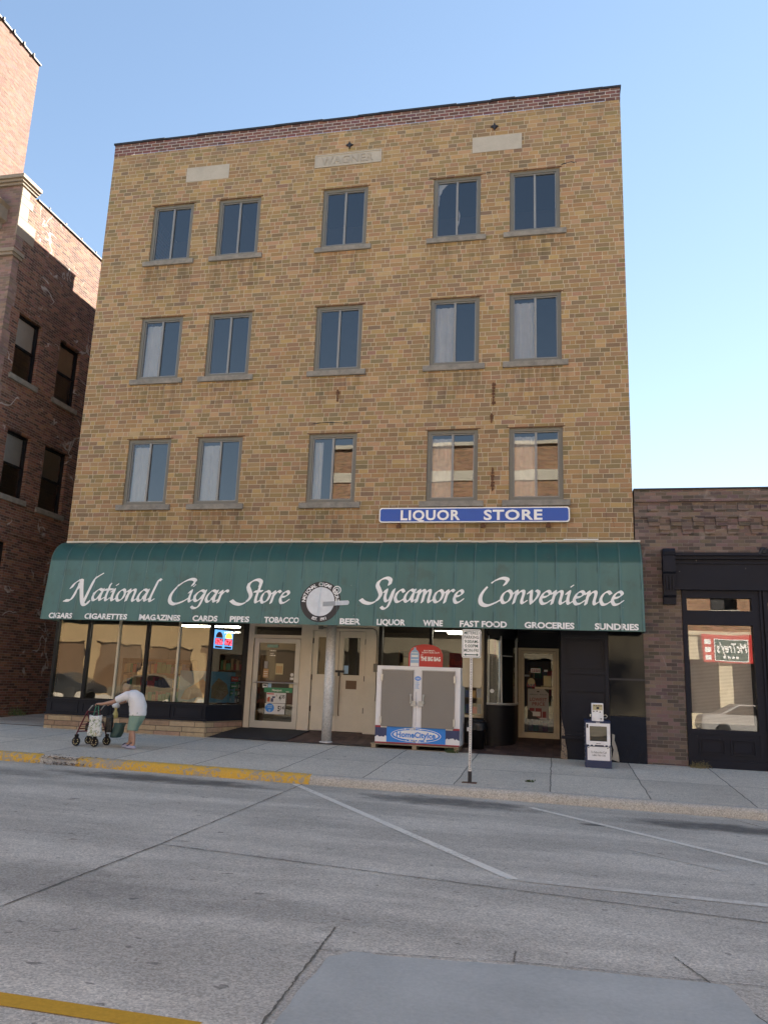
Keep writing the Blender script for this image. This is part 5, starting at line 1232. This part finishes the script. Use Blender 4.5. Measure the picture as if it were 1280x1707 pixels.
poster('door_notice', 'white lettered decal Street shop script under the hours strip'.replace('Street shop script', 'of three short lines'), 'notice', 4.80, 4.802, 1.9, 1.902, yd, M['paper'], [('first_line', M['letter'], lambda g: bars(g, 4.83, 4.98, 1.93, 1.965, yd, 1)), ('lettering', M['letter'], lambda g: text_fit(g, 'easy', 4.84, 4.93, 1.87, 1.9, FY(yd), .0)), ('last_line', M['letter'], lambda g: bars(g, 4.84, 4.98, 1.82, 1.855, yd, 1, 3))])
poster('door_notice', 'brown patterned sticker at the left edge above the push bar', 'notice', 4.70, 4.83, 1.33, 1.53, yd, M['tan_print'], [('print', M['paper'], lambda g: [g.box(4.72, 4.81, yd - .004, yd - .0025, 1.36 + .05 * k, 1.375 + .05 * k) for k in range(3)])])
poster('door_notice', 'narrow column of small stickers high on the door edge', 'notice', 4.715, 4.80, 1.54, 1.70, yd, M['paper_g'], None)
poster('door_notice', 'round seal and white tag right of the yellow notice', 'notice', 5.36, 5.44, 1.30, 1.35, yd, M['paper'], [('seal', M['paper'], lambda g: flat(g, ellipse(5.40, 1.41, .038, .042), yd - .001))])
poster('door_notice', 'white card sticker below the push bar at the left', 'notice', 4.71, 4.83, 1.10, 1.19, yd, M['paper'], [('print', M['ink'], lambda g: g.box(4.73, 4.81, yd - .004, yd - .0025, 1.14, 1.17))])
poster('door_notice', 'pale blue square sticker just under the push bar', 'notice', 4.84, 4.92, 1.11, 1.21, yd, M['lightblue'], None)
poster('door_notice', 'olive sticker below the push bar at the right', 'notice', 5.35, 5.44, 1.12, 1.21, yd, M['paper_y'], None)
y2 = Y2 - .03
poster('poster', 'grey LOWEST PRICE cigarette poster on the cream recessed door', 'poster', 10.69, 11.16, .62, 1.30, y2, M['paper_g'], [
    ('headline', M['maroon_ink'], lambda g: (text_fit(g, 'LOWEST', 10.735, 11.12, 1.025, 1.10, FY(y2 - .004), .012), text_fit(g, 'PRICE', 10.79, 11.08, .925, 1.0, FY(y2 - .004), .012))),
    ('small_lettering', M['ink'], lambda g: (text_fit(g, 'GREAT TASTE', 10.73, 11.13, 1.16, 1.185, FY(y2 - .004), 0), g.box(10.9, 10.95, y2 - .004, y2 - .003, 1.225, 1.25))),
    ('pack_print', M['maroon_ink'], lambda g: (g.box(10.73, 10.84, y2 - .004, y2 - .003, .80, .87), g.box(10.86, 11.0, y2 - .005, y2 - .0041, .66, .87), g.box(11.02, 11.1, y2 - .004, y2 - .003, .63, .8))),
    ('dark_corner', M['ink'], lambda g: (flat(g, [(10.69, .62), (10.98, .62), (10.85, .70), (10.78, .78), (10.73, .82), (10.69, .84)], y2 - .006), flat(g, [(11.06, 1.30), (11.16, 1.2), (11.16, 1.30)], y2 - .006))),
    ('pack_label', M['paper'], lambda g: (g.box(10.80, 10.97, y2 - .007, y2 - .0055, .69, .79), g.box(10.96, 11.12, y2 - .005, y2 - .004, .63, .66)))])
poster('door_notice', 'white NO ENTRY style plate high on the recessed door'.replace('NO ENTRY style plate', 'lettered plate'), 'notice', 10.76, 10.98, 1.66, 1.76, y2, M['paper'], [('print', M['maroon_ink'], lambda g: bars(g, 10.78, 10.96, 1.68, 1.74, y2 - .003))])
poster('door_notice', 'small white tag right of the plate on the recessed door', 'notice', 11.06, 11.14, 1.69, 1.735, y2, M['paper'], None)
poster('door_notice', 'yellow paper sheet at the right of the recessed door', 'notice', 11.05, 11.22, 1.36, 1.60, y2, M['paper_y'], None)
poster('door_notice', 'red and yellow round decal above the grey poster', 'notice', 10.68, 10.86, 1.34, 1.44, y2, M['red'], [('cap', M['paper_y'], lambda g: flat(g, ellipse(10.77, 1.45, .085, .09), y2 - .0035)), ('print', M['ice_navy'], lambda g: [g.box(10.69 + .035 * k, 10.71 + .035 * k, y2 - .006, y2 - .004, 1.345, 1.41) for k in range(5)])])
poster('door_notice', 'grey strip sticker at the left of the recessed door', 'notice', 10.62, 10.73, 1.57, 1.61, y2, M['paper_g'], None)
# lit lottery sign in the angled pane, map poster, racks, lamps
ag = math.atan2(1.06, .31)
t = thing('lottery_sign', 'lit jackpot sign with red digits in the angled window', 'lit sign', (3.86, .06, 1.98), math.radians(0))
def on_ag(s, z, o=.0): return (3.93 + math.cos(ag) * s - math.sin(-ag) * -.0 + .0, .10 + math.sin(ag) * s, z)
nv = Vector((-math.sin(ag), math.cos(ag), 0))
def AGP(off): return lambda s, z: tuple(Vector(on_ag(s, z)) + nv * (.05 - off))
def agq(g, s0, s1, z0, z1, off): P = AGP(off); g.quad(P(s0, z0), P(s1, z0), P(s1, z1), P(s0, z1))
g = MB(); P = AGP(0); Q = AGP(-.05); pts = [(.02, 1.93), (.66, 1.93), (.66, 2.34), (.02, 2.34)]
g.add([P(*p) for p in pts] + [Q(*p) for p in pts], [(0, 1, 2, 3), (7, 6, 5, 4)] + [(i, i + 4, (i + 1) % 4 + 4, (i + 1) % 4) for i in range(4)]); g.build('panel', M['led_back'], t)
g = MB(); agq(g, .04, .31, 2.01, 2.155, .003); agq(g, .37, .64, 2.01, 2.155, .003); agq(g, .05, .30, 1.94, 1.985, .003); agq(g, .38, .62, 1.94, 1.985, .003); g.build('digit_panel', M['maroon_ink'], t)
g = MB(); text_fit(g, '526', .055, .295, 2.025, 2.14, AGP(.006), .02); text_fit(g, '672', .385, .625, 2.025, 2.14, AGP(.006), .02); g.build('digits', M['led_red'], t)
g = MB(); g.add([AGP(.004)(.175 + .12 * math.cos(a), 2.17 + .13 * math.sin(a)) for a in np.linspace(0, math.pi, 12)], [tuple(range(12))]); g.build('red_cap', M['red'], t)
g = MB(); g.add([AGP(.004)(.505 + .12 * math.cos(a), 2.17 + .13 * math.sin(a)) for a in np.linspace(0, math.pi, 12)], [tuple(range(12))]); g.build('yellow_cap', emit('lit yellow', (.8, .6, .08), .5), t)
t = thing('map_poster', 'blue map poster of an island leaning inside the corner window', 'poster', (3.55, .35, .72))
g = MB(); g.add([(3.05, .30, .74), (3.82, .30, .74), (4.14, .95, .74), (3.02, .38, 1.42), (3.80, .36, 1.42), (4.10, .98, 1.42)], [(0, 1, 4, 3), (1, 2, 5, 4)]); g.build('sheet', paint('map blue', (.10, .26, .36), .7, .25, 4), t)
g = MB(); isl = [(3.12, .80), (3.3, .78), (3.55, .86), (3.76, .82), (3.78, 1.08), (3.6, 1.25), (3.4, 1.12), (3.2, 1.0)]; g.add([(x, .285 + (z - .74) * .09, z) for x, z in isl], [tuple(range(8))])
isl2 = [(.02, .84), (.35, .8), (.52, .95), (.45, 1.15), (.2, 1.28), (.02, 1.1)]; g.add([(3.825 + s * .44, .295 + s * .90, z) for s, z in isl2], [tuple(range(6))]); g.build('island_print', paint('map land', (.22, .16, .09), .7, .6, 9), t)
t = thing('cigarette_rack', 'rack of lettered price strips inside the angled window', 'rack', (4.12, .9, .7))
g = MB()
for k in range(4): agq(g, .72, 1.08, .72 + k * .16, .85 + k * .16, -.02)
g.build('strips', M['ink'], t)
for k, (s_, m_) in enumerate((('CROWNS', M['paper_g']), ('MAVERICK', M['green_print']), ('305', M['green_print']), ('Winston', M['red']))):
    g = MB(); agq(g, .73, .98, .735 + k * .16, .84 + k * .16, -.014); g.build('price_strip', m_, t)
    g = MB(); (text_fit(g, s_, .75, .95, .77 + k * .16, .81 + k * .16, AGP(-.01), .005) if s_ != '305' else agq(g, .75, .93, .775 + k * .16, .80 + k * .16, -.01)); agq(g, 1.0, 1.07, .76 + k * .16, .83 + k * .16, -.012); g.build('strip_lettering', M['paper'], t)
for i, (x, y, ln, lab) in enumerate(((1.3, 1.5, 1.5, 'lit ceiling lamp over the first left display panes'), (3.0, 1.1, 1.2, 'lit ceiling lamp seen above the middle panes'), (3.1, 2.4, 1.4, 'lit ceiling lamp behind the lottery sign'), (2.2, 3.6, 1.6, 'lit ceiling lamp deepest in the left shop'), (8.9, 3.0, 1.0, 'lit ceiling lamp above the ice box window'), (9.0, 4.2, .8, 'smaller lit lamp behind the beer window'))):
    t = thing('ceiling_lamp', lab, 'ceiling lamp', (x, y, 2.6), group='fluorescent ceiling lamps in the shop'); g = MB(); g.box(-ln / 2 - .04, ln / 2 + .04, -.16, .16, .055, .095); g.build('housing', M['white'], t, local=True)
    g = MB(); g.box(-ln / 2, ln / 2, -.13, .13, .02, .054); g.build('diffuser', M['tube'], t, local=True)
def shelf(x0, x1, y, z1, label, seed):
    t = thing('shop_shelf', label, 'shelf', ((x0 + x1) / 2, y, .2), group='stocked shelves in the shop'); g = MB(); g.box(x0, x1, y + .3, y + .33, .2, z1); g.box(x0, x0 + .03, y, y + .3, .2, z1); g.box(x1 - .03, x1, y, y + .3, .2, z1)
    zs_ = np.linspace(.25, z1 - .02, 5)
    for z in zs_: g.box(x0 + .03, x1 - .03, y, y + .3, z, z + .02)
    g.build('rack_frame', M['brownwood'], t); rr = random.Random(seed); g = MB()
    for z in zs_[:-1]:
        x = x0 + .05
        while x < x1 - .15: w_ = rr.uniform(.06, .14); g.k = rr.randint(0, 4); h_ = rr.uniform(.15, .3); g.box(x, x + w_ - .01, y + .02, y + .25, z + .021, z + .021 + h_); x += w_
    o = g.build('goods', [M['red_d'], M['tan_print'], M['ice_navy'], M['paper_y'], M['green_print']], t); o['kind'] = 'stuff'
shelf(.4, 2.3, 2.4, 1.7, 'stocked brown shelf inside the left display bay', 1); shelf(2.7, 3.9, 3.2, 1.9, 'stocked brown shelf behind the corner window', 2); shelf(7.6, 8.5, 2.6, 2.1, 'stocked shelf behind the window over the ice box', 3); shelf(8.7, 9.7, 3.4, 1.8, 'low stocked shelf behind the narrow window', 4); shelf(10.6, 11.6, 4.2, 2.0, 'stocked shelf beyond the cream recessed door', 5)
t = thing('beer_sign', 'unlit lettered beer sign inside the window beside the parking sign', 'sign', (9.3, 1.4, 1.9)); g = MB(); g.box(9.0, 9.72, 1.36, 1.38, 1.62, 2.02); g.build('sign_board', M['maroon_ink'], t); g = MB(); text_fit(g, 'Budweiser', 9.05, 9.68, 1.76, 1.88, FY(1.355), .0); g.build('lettering', M['red'], t)

# ------------------------------------------------------------------ rollator and the bags hung on it
M['maroon'] = paint('dark red metallic tube', (.11, .014, .022), .35, .1, metal=.4)
RX, RY = 2.725, -2.475; RZ = zwalk(RX, RY)
ro_ = thing('rollator', 'dark red four-wheeled rollator pushed along the pavement', 'walker', (RX, RY, RZ))
g = MB()
for y in (-.21, .21):
    g.tube([(-.195, y, .16), (-.19, y, .24), (-.03, y, .62), (.0, y, .66)], .0135, 8); g.tube([(.175, y, .17), (.13, y, .30), (-.02, y, .60)], .0135, 8)
    g.tube([(-.185, y, .26), (.135, y, .29)], .010, 8); g.tube([(-.13, y, .39), (.10, y, .42)], .010, 8)
for x, z in ((-.03, .62), (-.16, .31), (.1, .42)): g.tube([(x, -.21, z), (x, .21, z)], .011, 8)
g.build('frame', M['maroon'], ro_, local=True, smooth=True)
for y in (-.21, .21):
    g = MB(); g.tube([(.0, y, .65), (.06, y, .735), (.10, y, .755), (.15, y, .76)], .0115, 8); o = g.build('handlebar', M['alu_d'], ro_, local=True, smooth=True)
    g = MB(); g.tube([(.09, y, .752), (.12, y, .759), (.19, y, .762), (.215, y, .76)], [.016, .018, .019, .017], 10); g.build('grip', M['rubber'], o, local=True, smooth=True)
    g = MB(); g.tube([(.10, y, .73), (.18, y, .725)], .005, 6); g.tube([(.1, y * 1.02, .73), (.02, y * 1.1, .60), (.14, y * 1.05, .3)], .004, 5); g.build('brake_lever', M['iron'], o, local=True)
    for x in (-.19, .19):
        g = MB(); Mx = Matrix.Translation((x, y, .083)) @ Matrix.Rotation(math.pi / 2, 4, 'X')
        g.lathe([(.06, -.018), (.079, -.016), (.083, -.008), (.083, .008), (.079, .016), (.06, .018)], 0, 0, 24, Mx); wl_ = g.build('wheel', M['rubber'], ro_, local=True, smooth=True)
        g = MB()
        for k in range(8): a = k * math.pi / 4; c = Mx @ Vector((.047 * math.cos(a), .047 * math.sin(a), .0)); g.box(c.x - .008, c.x + .008, c.y - .0205, c.y + .0205, c.z - .008, c.z + .008)
        g.build('spoke_holes', M['paper_y'], wl_, local=True)
        g = MB(); g.box(x - .02, x + .02, y - .032, y - .021, .07, .18); g.box(x - .02, x + .02, y + .021, y + .032, .07, .18); g.box(x - .024, x + .024, y - .032, y + .032, .172, .21); g.build('fork', M['black'], ro_, local=True)
g = MB(); g.box(-.03, .13, -.17, .17, .42, .445); g.box(-.07, .06, -.16, .16, .26, .419); g.build('seat_bag', M['plastic_bag'], ro_, local=True, bevel=.015)

def soft_bag(name, label, loc, w_, d_, h_, m, handle=None, seed=0, tilt=0.0, flare=1.0, group=None):
    t = thing(name, label, 'bag', loc); rr = random.Random(seed); g = MB(); n_, k_ = 18, 9; vs = []
    for j in range(k_):
        f = j / (k_ - 1)
        for i in range(n_):
            a = 2 * math.pi * i / n_; c, s = math.cos(a), math.sin(a); q = .55
            px = math.copysign(abs(c) ** q, c) * w_ / 2 * (.86 + .14 * math.sin(math.pi * min(1, f * 1.3)) + (flare - 1) * f); py = math.copysign(abs(s) ** q, s) * d_ / 2 * (1.05 - .55 * f * (flare <= 1)) * (.8 if j == 0 else 1)
            vs.append((px + tilt * f * h_ + .012 * math.sin(3 * a + 5 * f + seed), py + .010 * math.sin(5 * a + 4 * f), f * h_ + .012 * math.sin(2 * a + seed) * f + rr.uniform(-.004, .004)))
    g.add(vs, [(j * n_ + i, j * n_ + (i + 1) % n_, (j + 1) * n_ + (i + 1) % n_, (j + 1) * n_ + i) for j in range(k_ - 1) for i in range(n_)] + [tuple(range(n_ - 1, -1, -1)), tuple((k_ - 1) * n_ + i for i in range(n_))])
    g.build('sack', m, t, local=True, smooth=True)
    if handle:
        g = MB(); hx, hy, hz = handle[0]
        for s in (-1, 1): g.tube([(s * w_ * .22 + tilt * h_, 0, h_ - .03), (hx + s * .02, hy, hz), (hx, hy, hz + .015)], .009, 6)
        g.build('strap', handle[1], t, local=True)
    return t
n = N('leaf print cloth').pos(); v1 = n.n('ShaderNodeTexVoronoi'); v1.inputs['Scale'].default_value = 26; v1.inputs['Randomness'].default_value = 1
n.t.links.new(n.P, v1.inputs['Vector']); sc_ = n.n('ShaderNodeSeparateColor'); n.t.links.new(v1.outputs['Color'], sc_.inputs[0])
leafc = n.ramp(sc_.outputs[0], [(0, (.08, .16, .05)), (.4, (.25, .32, .12)), (.6, (.05, .07, .05)), (.8, (.45, .36, .2))], 'CONSTANT')
M['leafprint'] = n.fin(n.mix(n.ma('MULTIPLY', n.ss(n.noise(38, 2, .5, dist=1.5), .50, .56), n.ma('GREATER_THAN', sc_.outputs[1], .35)), (.66, .67, .64), leafc), .75)
soft_bag('tote_bag', 'white tote bag with green leaf print hanging on the rollator', (2.945, -2.76, RZ + .20), .27, .13, .37, M['leafprint'], ((-.045, .07, .56), paint('green strap', (.05, .20, .12), .6)), 1, -.03)
soft_bag('carrier_bag', 'black shopping bag hanging between the tote and the teal basket', (3.13, -2.60, RZ + .27), .13, .12, .31, M['plastic_bag'], ((-.1, .13, .47), M['black']), 2)
soft_bag('basket_bag', 'teal open basket bag at the back of the rollator', (3.19, -2.44, RZ + .17), .17, .20, .26, paint('teal cloth', (.045, .095, .09), .7, .2), None, 5, .28, 1.25)
t = tag(D.objects.new('yellow_bag', None), 'small yellow and white plastic bag tied at the far handle', 'bag'); COL.objects.link(t); t.location = (3.08, -2.33, RZ + .5); ORG[t] = Vector(t.location)
g = MB(); g.lathe([(.0, .0), (.045, .03), (.05, .09), (.02, .17), (.03, .21), (.0, .22)], 0, 0, 12); g.build('sack', paint('pale yellow plastic', (.55, .52, .22), .5, .2, 12, bump=.4), t, local=True, smooth=True)
g = MB(); g.lathe([(.0, .20), (.06, .21), (.075, .25), (.04, .30), (.0, .31)], .0, -.01, 12); g.build('towel', M['letter'], t, local=True, smooth=True)

# ------------------------------------------------------------------ the woman bent over the rollator
M['skin'] = paint('weathered skin', (.40, .235, .17), .55, .12, 9, .05)
M['hair'] = paint('ash blonde hair', (.33, .235, .135), .7, .3, 40, .2, bump=.4)
M['shirt'] = paint('white cotton shirt', (.78, .78, .79), .85, .10, 5, .03, bump=.9)
M['shorts'] = paint('mint green shorts', (.22, .33, .265), .85, .16, 5, .05, bump=.9)
M['croc'] = paint('lilac clog', (.33, .34, .47), .6, .1, 20)
PX, PY = 3.55, -2.475; PZ = zwalk(PX, PY)
P = thing('person', 'person bent forward in white shirt, mint shorts and lilac clogs, pushing a rollator', 'person', (PX, PY, PZ))
V = []; Ed = []
def jt(x, y, z, r, to=None):
    V.append((x, y, z, r)); i = len(V) - 1
    if to is not None: Ed.append((to, i))
    return i
pe = jt(.065, 0, .66, .125); s1 = jt(.05, 0, .80, .13, pe); s2 = jt(.015, 0, .93, .13, s1); s3 = jt(-.06, 0, .985, .10, s2); nk = jt(-.13, 0, 1.005, .05, s3)
h1 = jt(-.185, 0, 1.035, .085, nk); h2 = jt(-.225, 0, 1.035, .09, h1); ch = jt(-.245, 0, .965, .05, h2); ns2 = jt(-.305, 0, 1.0, .018, h2)
for s in (-1, 1):
    hp = jt(.06, s * .085, .60, .10, pe)
    if s < 0: k1 = jt(.035, s * .095, .355, .062, hp); k2 = jt(.065, s * .095, .24, .058, k1); an = jt(.098, s * .09, .085, .036, k2); jt(.02, s * .09, .04, .036, an)
    else: k1 = jt(-.045, s * .085, .355, .062, hp); k2 = jt(-.055, s * .085, .24, .056, k1); an = jt(-.075, s * .08, .085, .036, k2); jt(-.16, s * .08, .04, .036, an)
    sh = jt(-.10, s * .14, .955, .042, s3); el = jt(-.34, s * .20, .835, .043, sh); wr_ = jt(-.575, s * .205, .785, .027, el); pm = jt(-.63, s * .207, .785, .032, wr_)
    for k in range(4):
        y0 = s * .207 + (-.027 + .018 * k); L = (.9, 1.0, .96, .78)[k]
        a = jt(-.655 - .012 * L, y0, .79, .0095, pm); b = jt(-.675 - .014 * L, y0, .768, .009, a); jt(-.662 - .008 * L, y0, .742, .008, b)
    a = jt(-.625, s * .207 - s * .03, .765, .0105, pm); jt(-.65, s * .207 - s * .036, .745, .009, a)
body = grown('body', V, Ed, M['skin'], P)
def garment(name, vr, ed, m): return grown(name, vr, ed, m, P)
def loft(mb, path, ra, rb, seg=20, cap0=True, cap1=True, wob=.0):
    # rings across a path in the x-z plane: ra in that plane, rb sideways
    pp = spline([(p[0], p[2]) for p in path], 5); k = np.linspace(0, len(path) - 1, len(pp)); ys = np.interp(k, range(len(path)), [p[1] for p in path])
    A = np.interp(k, range(len(path)), ra); Bq = np.interp(k, range(len(path)), rb); vs = []; n_ = len(pp)
    for i in range(n_):
        t = pp[min(i + 1, n_ - 1)] - pp[max(i - 1, 0)]; t = t / (np.hypot(*t) + 1e-9); nx, nz = -t[1], t[0]
        for q in range(seg):
            a = 2 * math.pi * q / seg; w_ = 1 + wob * math.sin(5 * a + i * .9) + wob * .6 * math.sin(9 * a - i * .5)
            vs.append((pp[i][0] + nx * math.cos(a) * A[i] * w_, ys[i] + math.sin(a) * Bq[i] * w_, pp[i][1] + nz * math.cos(a) * A[i] * w_))
    fs = [(i * seg + q, i * seg + (q + 1) % seg, (i + 1) * seg + (q + 1) % seg, (i + 1) * seg + q) for i in range(n_ - 1) for q in range(seg)]
    if cap0: fs.append(tuple(range(seg - 1, -1, -1)))
    if cap1: fs.append(tuple((n_ - 1) * seg + q for q in range(seg)))
    mb.add(vs, fs)
g = MB(); loft(g, [(.072, 0, .60), (.07, 0, .70), (.05, 0, .81), (.005, 0, .905), (-.065, 0, .965), (-.125, 0, .99), (-.15, 0, 1.0)], [.148, .150, .150, .142, .112, .075, .05], [.175, .178, .18, .185, .17, .10, .055], 24, wob=.032)
for s in (-1, 1): loft(g, [(-.05, s * .12, .96), (-.11, s * .165, .955), (-.19, s * .18, .915), (-.275, s * .19, .875)], [.085, .078, .068, .066], [.07, .07, .068, .066], 16, wob=.03)
g.build('shirt', M['shirt'], P, local=True, smooth=True)
g = MB(); loft(g, [(.066, 0, .72), (.07, 0, .64), (.068, 0, .56), (.06, 0, .50)], [.138, .146, .135, .10], [.165, .172, .165, .12], 24)
loft(g, [(.075, -.08, .60), (.062, -.088, .50), (.045, -.095, .41), (.038, -.097, .335)], [.115, .105, .092, .088], [.088, .088, .082, .080], 18, wob=.02)
loft(g, [(.07, .08, .60), (.03, .085, .50), (-.015, .088, .41), (-.04, .088, .335)], [.115, .105, .092, .088], [.088, .088, .082, .080], 18, wob=.02)
g.build('shorts', M['shorts'], P, local=True, smooth=True)
garment('hair', [(-.14, 0, 1.07, .09), (-.18, 0, 1.09, .112), (-.23, 0, 1.09, .108), (-.285, 0, 1.07, .06), (-.20, .08, 1.01, .04), (-.20, -.08, 1.01, .04)], [(0, 1), (1, 2), (2, 3), (1, 4), (1, 5)], M['hair'])
g = MB(); g.tube([(-.22, -.088, 1.02), (-.30, -.06, .985), (-.318, 0, .98), (-.30, .06, .985), (-.22, .088, 1.02)], .006, 6)
for y in (-.035, .035): g.lathe([(0, -.004), (.022, -.004), (.022, .004), (0, .004)], 0, 0, 12, Matrix.Translation((-.315, y, .975)) @ Matrix.Rotation(math.radians(65), 4, 'Y'))
g.build('glasses', M['black'], P, local=True)
g = MB(); g.tube([(-.272, -.022, .945), (-.282, 0, .94), (-.272, .022, .945)], .005, 6); g.build('mouth', paint('lips', (.3, .11, .1), .5), P, local=True)
g = MB()
for s in (-1, 1): g.lathe([(0, -.01), (.02, -.008), (.028, .004), (.014, .01), (0, .01)], 0, 0, 10, Matrix.Translation((-.185, s * .088, 1.02)) @ Matrix.Rotation(math.pi / 2, 4, 'X'))
g.build('ears', M['skin'], P, local=True, smooth=True)
def shoe(xh, xt, y):
    g = MB(); n_ = 12; vs = []; L = xt - xh
    for i in range(9):
        f = i / 8; wd = .046 * (math.sin(math.pi * min(1, max(.0, .12 + f * .8))) ** .45) * (.55 if i in (0, 8) else 1); ht = (.062 if f < .3 else .085 - .06 * (f - .45) ** 2 * 4) * (.6 if i in (0, 8) else 1)
        for k in range(n_):
            a = 2 * math.pi * k / n_; c, s = math.cos(a), math.sin(a)
            vs.append((xh + L * f, y + wd * c * (1.0 if s < 0 else 1 - .3 * s), max(.002, ht * (.42 + .58 * s) if s > -.5 else .002 + (.01 if i in (0, 8) else 0))))
    g.add(vs, [(i * n_ + k, i * n_ + (k + 1) % n_, (i + 1) * n_ + (k + 1) % n_, (i + 1) * n_ + k) for i in range(8) for k in range(n_)] + [tuple(range(n_)), tuple(8 * n_ + k for k in range(n_ - 1, -1, -1))])
    o = g.build('clog', M['croc'], P, local=True, smooth=True)
    g = MB(); rr = random.Random(2)
    for i in range(3):
        for k in (-1, 0, 1): g.box(xh + L * (.62 + .1 * i) - .005, xh + L * (.62 + .1 * i) + .005, y + k * .02 - .005, y + k * .02 + .005, .05, .089 - .012 * i)
    g.build('vent_holes', M['ice_navy'], o, local=True)
shoe(.15, -.06, -.09); shoe(-.03, -.245, .08)
D.objects.remove(_to); D.curves.remove(_tc)
